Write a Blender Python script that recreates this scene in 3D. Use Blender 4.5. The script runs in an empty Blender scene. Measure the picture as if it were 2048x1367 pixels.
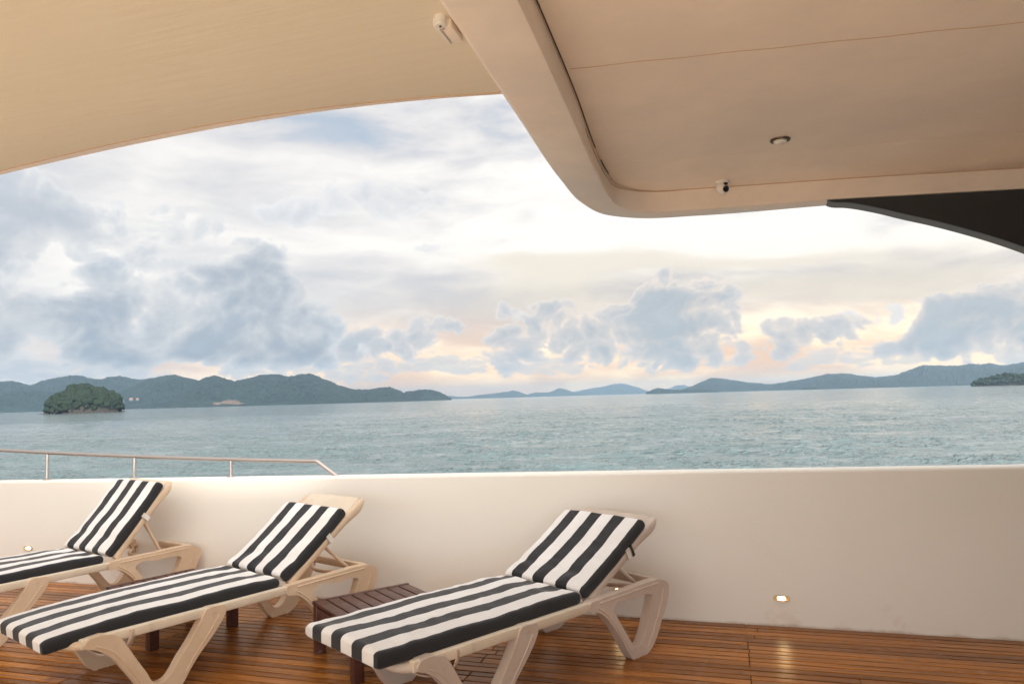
import bpy, bmesh, math, random
import numpy as np
from mathutils import Vector, Matrix
from mathutils.geometry import tessellate_polygon
random.seed(7); RNG = np.random.default_rng(7)
S = bpy.context.scene
COL = S.collection
RIDGES = {
 'blue_far': [(-0.78759, 0.02878), (-0.73224, 0.03495), (-0.67919, 0.03678), (-0.64392, 0.03092), (-0.62568, 0.03242), (-0.61591, 0.03346), (-0.60927, 0.03224), (-0.59724, 0.02803), (-0.58373, 0.0334), (-0.57192, 0.03652), (-0.55228, 0.03902), (-0.54405, 0.03865), (-0.53414, 0.03553), (-0.52571, 0.03325), (-0.50766, 0.03768), (-0.49462, 0.03568), (-0.48306, 0.03367), (-0.46917, 0.03629), (-0.45841, 0.03017), (-0.43829, 0.01713), (-0.41487, -0.00072)],
 'low_left': [(-0.78759, 0.02878), (-0.71209, 0.02525), (-0.62541, 0.02046), (-0.60667, 0.02125), (-0.58741, 0.02146), (-0.57259, 0.01882), (-0.54719, 0.0105), (-0.52102, 0.00131)],
 'main_a': [(-0.53155, 0.00285), (-0.51061, 0.01749), (-0.48904, 0.02692), (-0.47252, 0.0354), (-0.46243, 0.03747), (-0.45281, 0.03924), (-0.44538, 0.03973), (-0.43555, 0.0368), (-0.42564, 0.03411), (-0.41682, 0.03076), (-0.39721, 0.02719), (-0.373, 0.01562), (-0.34215, -0.0003)],
 'main_b': [(-0.45531, 0.00115), (-0.43827, 0.01395), (-0.42384, 0.02639), (-0.41388, 0.03264), (-0.4062, 0.03574), (-0.39725, 0.03691), (-0.38822, 0.03417), (-0.38034, 0.03143), (-0.37425, 0.02904), (-0.36076, 0.03142), (-0.35148, 0.03389), (-0.34214, 0.03605), (-0.33398, 0.03657), (-0.31818, 0.03631), (-0.30735, 0.03303), (-0.29127, 0.03448), (-0.2783, 0.03309), (-0.26853, 0.03032), (-0.26199, 0.02781), (-0.25213, 0.02556), (-0.24224, 0.02125), (-0.22565, 0.01607), (-0.21562, 0.01445), (-0.20217, 0.01411), (-0.18521, 0.01644), (-0.17499, 0.01687), (-0.16818, 0.01601), (-0.15796, 0.01228), (-0.14778, 0.00508), (-0.13069, -0.00302)],
 'main_c': [(-0.19897, -0.00108), (-0.17858, 0.00385), (-0.15252, 0.00937), (-0.14424, 0.01123), (-0.13386, 0.01304), (-0.12487, 0.0135), (-0.11656, 0.01328), (-0.10619, 0.01092), (-0.09725, 0.00579), (-0.09108, 0.00074), (-0.08696, -0.00216)],
 'mid_a': [(-0.11682, -0.00063), (-0.0938, 0.00395), (-0.07919, 0.00251), (-0.06803, 0.0015), (-0.04979, 0.00337), (-0.02517, 0.00591), (-0.00968, 0.00717), (-0.0019, 0.00906), (0.0051, 0.00788), (0.01206, 0.00558), (0.01968, 0.00187), (0.02591, -0.0011)],
 'mid_b': [(0.01469, -0.00079), (0.01968, 0.00187), (0.02326, 0.00415), (0.03172, 0.00539), (0.04923, 0.00455), (0.05775, 0.00781), (0.06202, 0.01007), (0.06763, 0.01033), (0.07662, 0.00727), (0.08351, 0.00456), (0.09454, 0.00118), (0.10697, -0.00126)],
 'mid_c': [(0.06521, 0.0006), (0.0835, 0.00428), (0.10733, 0.00877), (0.12543, 0.01075), (0.13797, 0.01337), (0.14971, 0.0142), (0.15928, 0.01301), (0.17141, 0.0087), (0.18549, 0.00346), (0.19951, -0.00107)],
 'dark_low': [(0.18396, -0.00063), (0.18814, 0.002), (0.19709, 0.00553), (0.20117, 0.00623), (0.21721, 0.00391), (0.23782, 0.00262), (0.25829, 0.0027), (0.26871, 0.00145), (0.27838, -0.00058)],
 'far_bump': [(0.20303, 0.00226), (0.21596, 0.006), (0.22614, 0.00925), (0.23548, 0.00951), (0.24496, 0.0065), (0.25623, 0.00073)],
 'right': [(0.22644, 0.00091), (0.23792, 0.00467), (0.248, 0.0079), (0.25878, 0.01313), (0.27113, 0.01801), (0.2831, 0.01653), (0.29911, 0.01391), (0.31178, 0.01141), (0.33126, 0.00871), (0.34772, 0.00686), (0.36298, 0.00906), (0.38806, 0.01154), (0.40561, 0.01512), (0.41638, 0.0173), (0.43449, 0.01756), (0.44592, 0.01591), (0.45716, 0.0134), (0.47136, 0.01099), (0.48227, 0.01245), (0.49104, 0.01212), (0.50331, 0.01713), (0.51425, 0.02035), (0.52405, 0.02419), (0.53027, 0.02269), (0.54883, 0.02112), (0.56615, 0.02223), (0.5762, 0.02341), (0.58303, 0.02226), (0.59093, 0.02357), (0.60018, 0.02108), (0.60586, 0.02035), (0.6237, 0.02337), (0.69088, 0.02478), (0.76849, 0.01677), (0.83533, 0.00222)],
 'headland': [(0.57176, 0.00117), (0.57395, 0.00422), (0.57805, 0.00642), (0.58505, 0.00844), (0.59566, 0.01036), (0.60245, 0.01205), (0.61084, 0.01319), (0.61635, 0.01123), (0.62295, 0.01233), (0.66885, 0.01442), (0.73023, 0.00942), (0.7852, 0.00094)],
 'tiny': [(0.38624, 0.00023), (0.38811, 0.00147), (0.39353, 0.00176), (0.39947, 0.00099), (0.40178, -0.00024)],
}
SPOTS = {'islet': (-0.54463, 0.01043), 'islet_l': (-0.58695, -0.00188), 'islet_r': (-0.50174, -0.00235), 'h1': (-0.50622, 0.01065), 'h2': (-0.50189, 0.00869), 'h3': (-0.49323, 0.01093), 'h4': (-0.48611, 0.01075), 'b1': (-0.48323, -0.00018), 'b2': (-0.44103, -0.00055), 'b3': (-0.4289, -0.00124), 'clear0': (-0.39889, 0.00266), 'clear1': (-0.36809, 0.00438), 'sun': (0.22715, 0.09209)}
VEIL = [(-0.063, 0.221, 0.2969, 0.055, 0.55), (0.2984, 0.1957, 0.2125, 0.0331, 0.8), (0.3705, 0.2278, 0.1607, 0.0384, 0.55), (0.2298, 0.1502, 0.094, 0.0177, 0.3), (-0.2629, 0.3653, 0.1143, 0.0282, -0.35), (-0.5304, 0.2753, 0.1608, 0.041, -0.15), (-0.6015, 0.2319, 0.0586, 0.0341, -0.3), (-0.0083, 0.3835, 0.1153, 0.0192, -0.5), (0.5616, 0.1782, 0.1124, 0.0353, -0.15), (0.3255, 0.0935, 0.164, 0.0266, 0.5), (-0.0861, 0.1379, 0.1812, 0.0419, -0.15), (-0.2225, 0.3196, 0.1364, 0.0259, 0.3), (-0.5652, 0.1655, 0.0764, 0.0591, 0.2)]
L_BANDS = [(0.4779, 0.1333, 0.1563, 0.0162, 1.0), (0.1625, 0.1782, 0.1649, 0.0165, 0.75), (0.0416, 0.1418, 0.1684, 0.028, 0.6), (0.3673, 0.1697, 0.1113, 0.0091, 0.5), (0.5345, 0.1639, 0.1054, 0.018, 0.4), (-0.0139, 0.1923, 0.0994, 0.0125, 0.4)]
L_WISP = [(-0.2026, 0.2644, 0.1029, 0.0227, 0.72), (-0.1466, 0.2855, 0.0421, 0.02, 0.45), (-0.3034, 0.2508, 0.0457, 0.0144, 0.45), (-0.1057, 0.2145, 0.0423, 0.0124, 0.35), (-0.5299, 0.2399, 0.139, 0.0356, 0.3), (-0.458, 0.2896, 0.1158, 0.0242, 0.2), (0.4919, 0.0884, 0.022, 0.0248, 0.55), (0.4408, 0.0859, 0.0404, 0.0191, 0.4), (0.2755, 0.1303, 0.0394, 0.027, 0.3), (-0.2635, 0.2918, 0.1069, 0.026, 0.2), (0.0125, 0.1181, 0.0495, 0.0112, 0.4)]
L_LOW = [(-0.4726, 0.0429, 0.2337, 0.0213, 0.62), (-0.6708, 0.0466, 0.1306, 0.0221, 0.7), (-0.1575, 0.0449, 0.1636, 0.0236, 0.55), (0.0524, 0.0395, 0.1805, 0.0211, 0.52), (0.2903, 0.0314, 0.1667, 0.0148, 0.4), (0.4994, 0.032, 0.1516, 0.0185, 0.5), (0.6698, 0.0287, 0.0865, 0.022, 0.7), (0.4093, 0.0492, 0.0711, 0.0168, 0.4), (-0.0286, 0.0348, 0.0113, 0.0183, -0.7), (-0.0115, 0.0182, 0.0911, 0.0084, -0.7), (0.2105, 0.0206, 0.0202, 0.0082, -0.7), (0.2833, 0.0202, 0.0712, 0.0067, -0.6), (-0.1162, 0.03, 0.0416, 0.007, -0.5), (0.4198, 0.0262, 0.0234, 0.009, -0.6), (-0.1026, 0.0192, 0.0417, 0.0098, -0.6), (0.16, 0.0312, 0.0343, 0.018, -0.7), (0.3418, 0.0426, 0.0375, 0.0132, -0.6), (-0.4328, 0.0572, 0.0349, 0.0153, -0.7), (0.0658, 0.0181, 0.042, 0.007, -0.5), (0.4421, 0.0093, 0.0916, 0.0063, -0.4), (0.2442, 0.0263, 0.0397, 0.0109, -0.5), (-0.1917, 0.0387, 0.0271, 0.0083, -0.4), (0.5513, 0.0204, 0.0408, 0.0072, -0.5)]
L_MID = [(-0.1809, 0.0848, 0.0717, 0.0263, 0.85), (-0.122, 0.0965, 0.0279, 0.021, 0.6), (-0.0835, 0.0944, 0.0183, 0.0238, 0.6), (-0.2251, 0.0702, 0.0469, 0.0233, 0.5), (-0.0135, 0.0731, 0.0367, 0.0408, 0.8), (-0.0158, 0.1189, 0.017, 0.0141, 0.3), (0.0613, 0.0955, 0.0465, 0.0379, 0.85), (0.1098, 0.0762, 0.0418, 0.035, 0.7), (0.0551, 0.1238, 0.0254, 0.0168, 0.4), (0.187, 0.1044, 0.058, 0.0442, 0.95), (0.2284, 0.1195, 0.0403, 0.0342, 0.7), (0.2755, 0.1303, 0.0394, 0.0283, 0.55), (0.2963, 0.0884, 0.0355, 0.0282, 0.7), (0.2258, 0.0612, 0.0869, 0.0302, 0.75), (0.3771, 0.0672, 0.0402, 0.0196, 0.75), (0.3625, 0.0813, 0.0222, 0.0158, 0.4), (0.4226, 0.0743, 0.0352, 0.0192, 0.65), (0.458, 0.0846, 0.0205, 0.0151, 0.5), (0.3515, 0.0488, 0.0372, 0.0145, 0.5), (0.5905, 0.0831, 0.0536, 0.0269, 1.0), (0.6431, 0.0925, 0.0453, 0.0337, 0.9), (0.544, 0.066, 0.0465, 0.0241, 0.9), (0.5297, 0.0884, 0.0211, 0.0206, 0.5), (0.598, 0.0503, 0.0818, 0.0174, 0.8), (0.4947, 0.0446, 0.06, 0.0161, 0.6), (0.6718, 0.0563, 0.0648, 0.055, 0.8), (-0.0912, 0.0644, 0.028, 0.021, -0.8), (0.1577, 0.0605, 0.0275, 0.0167, -0.3), (0.3374, 0.0794, 0.0151, 0.0398, -0.5), (-0.0558, 0.0742, 0.0155, 0.0351, -0.5)]
L_LEFT2 = [(-0.6202, 0.2069, 0.0522, 0.0621, 0.85), (-0.5557, 0.2077, 0.0465, 0.0472, 0.5), (-0.4571, 0.1972, 0.069, 0.0437, 0.55), (-0.3856, 0.1625, 0.0489, 0.0324, 0.5), (-0.6833, 0.1887, 0.0647, 0.0864, 0.8), (-0.4748, 0.2453, 0.0908, 0.0305, 0.3), (-0.5652, 0.1625, 0.0214, 0.0296, -0.5), (-0.5992, 0.1223, 0.0242, 0.0151, -0.35), (-0.619, 0.15, 0.0142, 0.0172, -0.4), (-0.5755, 0.1765, 0.0201, 0.0235, -0.3)]
L_LEFT = [(-0.4957, 0.1268, 0.0934, 0.0556, 0.8), (-0.5485, 0.0916, 0.0619, 0.0421, 0.95), (-0.3671, 0.1206, 0.0803, 0.059, 0.85), (-0.3453, 0.1849, 0.0278, 0.0341, 1.0), (-0.3262, 0.1908, 0.0192, 0.0237, 0.5), (-0.3978, 0.1621, 0.0303, 0.0232, 0.5), (-0.307, 0.1448, 0.0323, 0.0401, 0.6), (-0.2844, 0.1046, 0.0587, 0.0405, 0.8), (-0.4034, 0.0778, 0.1194, 0.022, 0.6), (-0.304, 0.0676, 0.1026, 0.0228, 0.7), (-0.6177, 0.0926, 0.0236, 0.0402, 0.85), (-0.6808, 0.096, 0.0558, 0.0657, 0.9), (-0.4894, 0.0555, 0.1099, 0.0137, 0.5), (-0.6182, 0.1156, 0.0189, 0.0172, 0.4), (-0.4844, 0.0991, 0.0122, 0.015, -0.55), (-0.5909, 0.0759, 0.0176, 0.0293, -0.6), (-0.5979, 0.0612, 0.0241, 0.0128, -0.5), (-0.4357, 0.0572, 0.0383, 0.014, -0.9), (-0.2318, 0.0703, 0.0201, 0.0123, -0.5), (-0.3852, 0.0517, 0.0363, 0.0078, -0.2)]
CAM_R=[0.999614, 0.002146, -0.027706]; CAM_U=[0.027789, -0.077197, 0.996629]; CAM_F=[0.0, 0.997014, 0.077227]

# ------------------------------------------------------------------ yacht frame: s along the bulwark, t outboard, z up
YA = math.radians(16.54)
SD = Vector((math.cos(YA), -math.sin(YA), 0)); TD = Vector((math.sin(YA), math.cos(YA), 0)); YO = Vector((0, 4.80, 0))
def Y(s, t, z): return YO + SD*s + TD*t + Vector((0, 0, z))
SEA = -3.6; EYE = 1.4
HAZE = .00009; SKY_GAIN = 5.15; REAR_GAIN = 9.2; SUN_E = 4.6; EXPO = 1.24

# ------------------------------------------------------------------ mesh helper
class MB:
    def __init__(self): self.v = []; self.f = []; self.att = []
    def add(self, vs, fs, a=None):
        b = len(self.v); self.v += [tuple(p) for p in vs]; self.f += [tuple(i+b for i in f) for f in fs]
        self.att += ([a]*len(vs) if not isinstance(a, (list, tuple, np.ndarray)) else list(a))
    def box(self, c, sx, sy, sz, ax=None, bev=0.0):
        """box centre c, full sizes; ax = three axis vectors; bev = chamfer"""
        ax = ax or (Vector((1,0,0)), Vector((0,1,0)), Vector((0,0,1))); c = Vector(c)
        hx, hy, hz = sx/2, sy/2, sz/2
        if bev <= 0:
            vs = [c+ax[0]*x*hx+ax[1]*y*hy+ax[2]*z*hz for x in (-1,1) for y in (-1,1) for z in (-1,1)]
            self.add(vs, [(0,1,3,2),(4,6,7,5),(0,4,5,1),(2,3,7,6),(0,2,6,4),(1,5,7,3)]); return
        bm = bmesh.new(); bmesh.ops.create_cube(bm, size=1)
        for v in bm.verts: v.co = Vector((v.co.x*sx, v.co.y*sy, v.co.z*sz))
        bmesh.ops.bevel(bm, geom=bm.edges[:], offset=bev, segments=2, profile=.5, affect='EDGES')
        bm.verts.index_update()
        self.add([c+ax[0]*v.co.x+ax[1]*v.co.y+ax[2]*v.co.z for v in bm.verts], [[v.index for v in f.verts] for f in bm.faces]); bm.free()
    def loft(self, secs, closed=True, caps=True, a=None):
        n = len(secs[0]); vs = [p for s in secs for p in s]; fs = []
        for i in range(len(secs)-1):
            for j in range(n if closed else n-1):
                k = (j+1) % n
                fs.append((i*n+j, i*n+k, (i+1)*n+k, (i+1)*n+j))
        if caps and closed:
            fs.append(tuple(range(n-1, -1, -1))); fs.append(tuple((len(secs)-1)*n+j for j in range(n)))
        self.add(vs, fs, a)
    def tube(self, path, r, seg=12, caps=True, flat=1.0, up=None):
        path = [Vector(p) for p in path]; secs = []; ref = up or Vector((0,0,1))
        for i, p in enumerate(path):
            t = (path[min(i+1, len(path)-1)]-path[max(i-1, 0)]).normalized()
            u = ref.cross(t)
            if u.length < 1e-3: u = Vector((1,0,0)).cross(t)
            u.normalize(); w = t.cross(u)
            secs.append([p+u*r*math.cos(2*math.pi*k/seg)+w*r*flat*math.sin(2*math.pi*k/seg) for k in range(seg)])
        self.loft(secs, True, caps)
    def lathe(self, prof, c, axis, seg=32):
        axis = Vector(axis).normalized(); u = axis.orthogonal().normalized(); w = axis.cross(u); c = Vector(c)
        self.loft([[c+axis*h+u*r*math.cos(2*math.pi*k/seg)+w*r*math.sin(2*math.pi*k/seg) for k in range(seg)] for r, h in prof], True, True)
    def prism(self, outer, holes, to3, h0, h1):
        """polygon (2D) with holes extruded between h0 and h1; to3(x, y, h) -> point"""
        loops = [outer]+list(holes); flat = [p for l in loops for p in l]
        tris = tessellate_polygon([[Vector((x, y, 0)) for x, y in l] for l in loops])
        n = len(flat); vs = [to3(x, y, h0) for x, y in flat]+[to3(x, y, h1) for x, y in flat]
        fs = [tuple(t) for t in tris]+[tuple(i+n for i in reversed(t)) for t in tris]
        b = 0
        for l in loops:
            m = len(l)
            for i in range(m):
                j = (i+1) % m; fs.append((b+i, b+j, b+j+n, b+i+n))
            b += m
        self.add(vs, fs)
    def build(self, name, mat, parent=None, smooth=True, angle=35, bevel=0.0, attname=None):
        me = bpy.data.meshes.new(name); me.from_pydata(self.v, [], self.f); me.validate(clean_customdata=False)
        bm = bmesh.new(); bm.from_mesh(me); bmesh.ops.recalc_face_normals(bm, faces=bm.faces); bm.to_mesh(me); bm.free()
        if attname:
            at = me.attributes.new(attname, 'FLOAT', 'POINT'); at.data.foreach_set('value', np.array(self.att, dtype=np.float32))
        o = bpy.data.objects.new(name, me); COL.objects.link(o)
        if mat: me.materials.append(mat)
        if smooth:
            me.shade_smooth()
            me.set_sharp_from_angle(angle=math.radians(angle))
        if bevel:
            m = o.modifiers.new('Bevel', 'BEVEL'); m.width = bevel; m.segments = 3; m.limit_method = 'ANGLE'; m.angle_limit = math.radians(40)
        if parent: o.parent = parent
        return o
def tag(o, label=None, cat=None, group=None, kind=None):
    for k, v in (('label', label), ('category', cat), ('group', group), ('kind', kind)):
        if v: o[k] = v
    return o
def empty(name, loc, rz=0.0, **kw):
    o = bpy.data.objects.new(name, None); COL.objects.link(o); o.location = loc; o.rotation_euler = (0, 0, rz); o.empty_display_size = .1
    return tag(o, **kw)
def smooth_path(pts, n=6, closed=False):
    P = [Vector(p) for p in pts]; N = len(P); out = []
    def tan(i):
        if not closed and i == 0: return (P[1]-P[0])/max(1e-9, (P[1]-P[0]).length)
        if not closed and i == N-1: return (P[-1]-P[-2])/max(1e-9, (P[-1]-P[-2]).length)
        a, b, c = P[(i-1) % N], P[i], P[(i+1) % N]; d0 = max(1e-9, (b-a).length); d1 = max(1e-9, (c-b).length)
        return ((b-a)/d0*d1+(c-b)/d1*d0)/(d0+d1)
    for i in range(N if closed else N-1):
        p, q = P[i], P[(i+1) % N]; d = (q-p).length; m0 = tan(i)*d; m1 = tan((i+1) % N)*d
        for k in range(n):
            t = k/n
            out.append((2*t**3-3*t*t+1)*p+(t**3-2*t*t+t)*m0+(-2*t**3+3*t*t)*q+(t**3-t*t)*m1)
    if not closed: out.append(P[-1])
    return out
# numpy value noise
def _h(ix, iy, seed):
    n = (ix.astype(np.int64)*374761393+iy.astype(np.int64)*668265263+seed*1442695041) & 0xffffffff
    n = ((n ^ (n >> 13))*1274126177) & 0xffffffff
    return ((n ^ (n >> 16)) & 0xffff)/65535.0
def vnoise(x, y, seed=0):
    x = np.asarray(x, float); y = np.asarray(y, float)
    ix = np.floor(x); iy = np.floor(y); fx = x-ix; fy = y-iy
    fx = fx*fx*(3-2*fx); fy = fy*fy*(3-2*fy)
    a = _h(ix, iy, seed); b = _h(ix+1, iy, seed); c = _h(ix, iy+1, seed); d = _h(ix+1, iy+1, seed)
    return (a*(1-fx)+b*fx)*(1-fy)+(c*(1-fx)+d*fx)*fy
def fbm(x, y, oct=4, seed=0):
    s = 0; a = .5
    for i in range(oct): s = s+a*(vnoise(x*2**i, y*2**i, seed+i)-.5); a *= .5
    return s
def domes(x, y, cell, seed):
    """tree-crown bumps: 0..1 height of the nearest jittered dome"""
    gx = np.floor(x/cell); gy = np.floor(y/cell); best = np.zeros_like(x)
    for dx in (-1, 0, 1):
        for dy in (-1, 0, 1):
            cx = gx+dx; cy = gy+dy
            px = (cx+.15+.7*_h(cx, cy, seed))*cell; py = (cy+.15+.7*_h(cx, cy, seed+5))*cell
            r = cell*(.5+.35*_h(cx, cy, seed+9)); d2 = ((x-px)**2+(y-py)**2)/r**2
            best = np.maximum(best, np.sqrt(np.maximum(0, 1-d2))*(.55+.45*_h(cx, cy, seed+3)))
    return best

# ---- clouds computed as numbers: colour of the sky for arrays of azimuth / elevation (radians)
def perlin(x, y, seed):
    ix = np.floor(x); iy = np.floor(y); fx = (x-ix).astype(np.float32); fy = (y-iy).astype(np.float32)
    u = fx*fx*fx*(fx*(fx*6-15)+10); v = fy*fy*fy*(fy*(fy*6-15)+10)
    def g(jx, jy, dx, dy):
        a = (_h(jx, jy, seed)*6.2831853).astype(np.float32); return np.cos(a)*dx+np.sin(a)*dy
    a = g(ix, iy, fx, fy); b = g(ix+1, iy, fx-1, fy); c = g(ix, iy+1, fx, fy-1); d = g(ix+1, iy+1, fx-1, fy-1)
    return ((a*(1-u)+b*u)*(1-v)+(c*(1-u)+d*u)*v)*1.4
def pf(x, y, o, seed, gain=.5, lac=2.03):
    s = 0; a = 1; n = 0
    for i in range(o):
        s = s+a*perlin(x, y, seed+i*13); n += a; a *= gain; x = x*lac+5.2; y = y*lac+1.3
    return s/n
def bill(x, y, o, seed, gain=.55, lac=2.1):
    s = 0; a = 1; n = 0
    for i in range(o):
        s = s+a*(np.abs(perlin(x, y, seed+i*17))-.28); n += a; a *= gain; x = x*lac+3.7; y = y*lac+9.1
    return s/n
def sst(v, lo, hi):
    t = np.clip((v-lo)/(hi-lo), 0, 1); return t*t*(3-2*t)
def gsum(lst, x, y):
    acc = np.zeros_like(x)
    for (a, e, ra, re, s) in lst:
        acc += s*np.exp(-.87*(((x-a)/ra)**2+((y-e)/re)**2))
    return acc
def mixc(t, a, b): return a*(1-t[..., None])+np.asarray(b, np.float32)*t[..., None] if np.ndim(a) > 1 else np.asarray(a, np.float32)*(1-t[..., None])+np.asarray(b, np.float32)*t[..., None]
def cumulus(x, y, blobs, seed, sc, amp, warp, extra=0.0, sq=1.15):
    wx = pf(x*sc*.45, y*sc*.6, 2, seed)*warp*.6; wy = pf(x*sc*.45+40, y*sc*.6+11, 2, seed+3)*warp*.4
    X = x+wx; Yv = y+wy
    b = bill(X*sc, Yv*sc*sq, 7, seed+5, .50); n = pf(X*sc*.5, Yv*sc*.6, 5, seed+9, .55)
    bs = bill(X*sc, Yv*sc*sq, 4, seed+5, .45); g = np.tanh((gsum(blobs, X, Yv)+extra)*.95)*1.05
    n2 = pf(X*sc*.9+5, Yv*sc*1.3, 4, seed+19, .5)
    gate = sst(g, .03, .40)
    return g+amp*(b*1.5+n*.6)*gate-.15*(1-gate), b, (n+n2*.6, g*.9+amp*(bs*1.1+n*.5), bs)
def sky_color(az, el):
    x = az.astype(np.float64); y = el.astype(np.float64); A = np.abs(x)
    away = sst(A, .75, 1.0); up = sst(y, .40, .62)
    # high thin veil
    wx = pf(x*3, y*7, 4, 1)*.10; wy = pf(x*3+9, y*7, 4, 2)*.035
    n1 = pf((x+wx)*2.2+.3*y, (y+wy)*11, 6, 21, .55); n2 = pf((x+wx*.6)*7, (y+wy)*26-.6*x, 5, 31, .55)
    V = gsum(VEIL, x+wx*.5, y+wy*.5)+n1*(.8+.7*sst(x, -.3, .1))+n2*(.5+.4*sst(x, -.3, .1))-.15
    right = sst(x, -.50, .25); low = sst(y, .15, .0)*sst(x, -.80, -.15)*(1-away); warm = right*sst(y, .27, .03)*(1-away)
    c = mixc(sst(V, -.75, .55), [.58, .585, .63], [.92, .895, .87])
    cw = mixc(sst(V, -.7, .55), [.66, .565, .465], [.99, .895, .745])
    c = c*(1-.8*warm[..., None])+cw*(.8*warm[..., None])
    glow = mixc(sst(V+n2*.6, -.55, .55), [1.06, .66, .40], [1.5, 1.06, .60])
    c = c*(1-.85*low[..., None])+glow*(.85*low[..., None])
    bl = sst(V, -.30, -.95)*(1-warm)*sst(y, .10, .25)
    alpha = 1-.5*bl
    c = mixc(bl*.85, c, [.60, .65, .74])
    lit_l = np.clip(sst(x, -.55, .25), 0, 1)[..., None]
    def paint(c, dens, b, n, lo, hi, thin, dark, edge, opac, blur=1.0, shade_amp=.5, k=None):
        n, ds, bs = n
        m = (lo+hi)/2; cov = sst(dens, m-.075, m+.085); th = np.clip(sst(ds*.8+dens*.2+n*.30, hi-.20, hi+.55), 0, 1)
        gy, gx = np.gradient(ds)
        s = np.tanh((gy*.8-gx*.6)*(k or 9.0)*.0016/max(1e-9, abs(float(y[1, 0]-y[0, 0]))+1e-12)*.5)
        lit = np.clip(-s, 0, 1); shd = np.clip(s, 0, 1)
        t = mixc(th, thin, dark)
        t = t*(1-.11*shade_amp*shd[..., None])
        e = (lit*shade_amp*(.22-.12*th))[..., None]
        t = t*(1-e)+np.asarray(edge, np.float32)*e
        t = t*(1+(bs*.12+b*.03+n*.16)[..., None]*shade_amp)
        rim = np.clip(1-np.abs(dens-m-.07)/.10, 0, 1)*(.4+.6*lit)*(1-th)
        t = t*(1-.45*rim[..., None])+np.asarray(edge, np.float32)*.45*rim[..., None]
        o = (cov*opac)[..., None]; return c*(1-o)+t*o
    def lr(l, r): return np.asarray(l, np.float32)*(1-lit_l)+np.asarray(r, np.float32)*lit_l
    # soft grey bands under the veil, right
    d = gsum(L_BANDS, x+wx*.6, y+wy*.6+pf(x*9, y*30, 4, 41)*.012)+n2*.35
    c = mixc(sst(d, .15, .75)*.75, c, [.74, .675, .585])
    # wisps
    d, b, n = cumulus(x, y, L_WISP, 50, 22, .75, .05, -.05)
    c = paint(c, d, b, n, .10, .50, lr([.72, .73, .77], [.74, .73, .74]), lr([.55, .59, .65], [.58, .59, .63]), [.95, .92, .88], .85, shade_amp=.5)
    # far low bank
    d, b, n = cumulus(x, y, L_LOW, 60, 30, .85, .03, 0, 2.2)
    c = paint(c, d, b, n, .28, .46, lr([.66, .69, .73], [.80, .715, .65]), lr([.50, .56, .64], [.64, .615, .605]), lr([.95, .84, .72], [1.2, .92, .66]), .80, shade_amp=.6)
    # middle and right cumulus
    d, b, n = cumulus(x, y, L_MID, 70, 24, .85, .035, away*.34*(1-up))
    c = paint(c, d, b, n, .34, .50, lr([.64, .65, .69], [.72, .665, .64]), lr([.44, .485, .55], [.42, .46, .505]), lr([.96, .88, .80], [1.2, .98, .74]), .95, shade_amp=.9)
    # big left mass, two overlapping layers
    d, b, n = cumulus(x, y, L_LEFT2, 80, 17, .78, .045, 0)
    c = paint(c, d, b, n, .30, .52, [.68, .69, .72], [.42, .46, .53], [.93, .90, .86], .92, shade_amp=.8)
    d, b, n = cumulus(x, y, L_LEFT, 90, 18, .80, .04, away*.24*(1-up))
    c = paint(c, d, b, n, .36, .54, [.66, .675, .71], [.355, .405, .475], [.90, .86, .82], .95, shade_amp=1.0)
    c = c*(1-.0*up[..., None])
    kk = (.28*np.exp(-np.clip(y, 0, 1)/.09))[..., None]; mu = np.array([.80, .775, .75], np.float32)
    c = mu+(c-mu)*(1+kk)
    return np.clip(c, 0, 1.5), alpha

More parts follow.
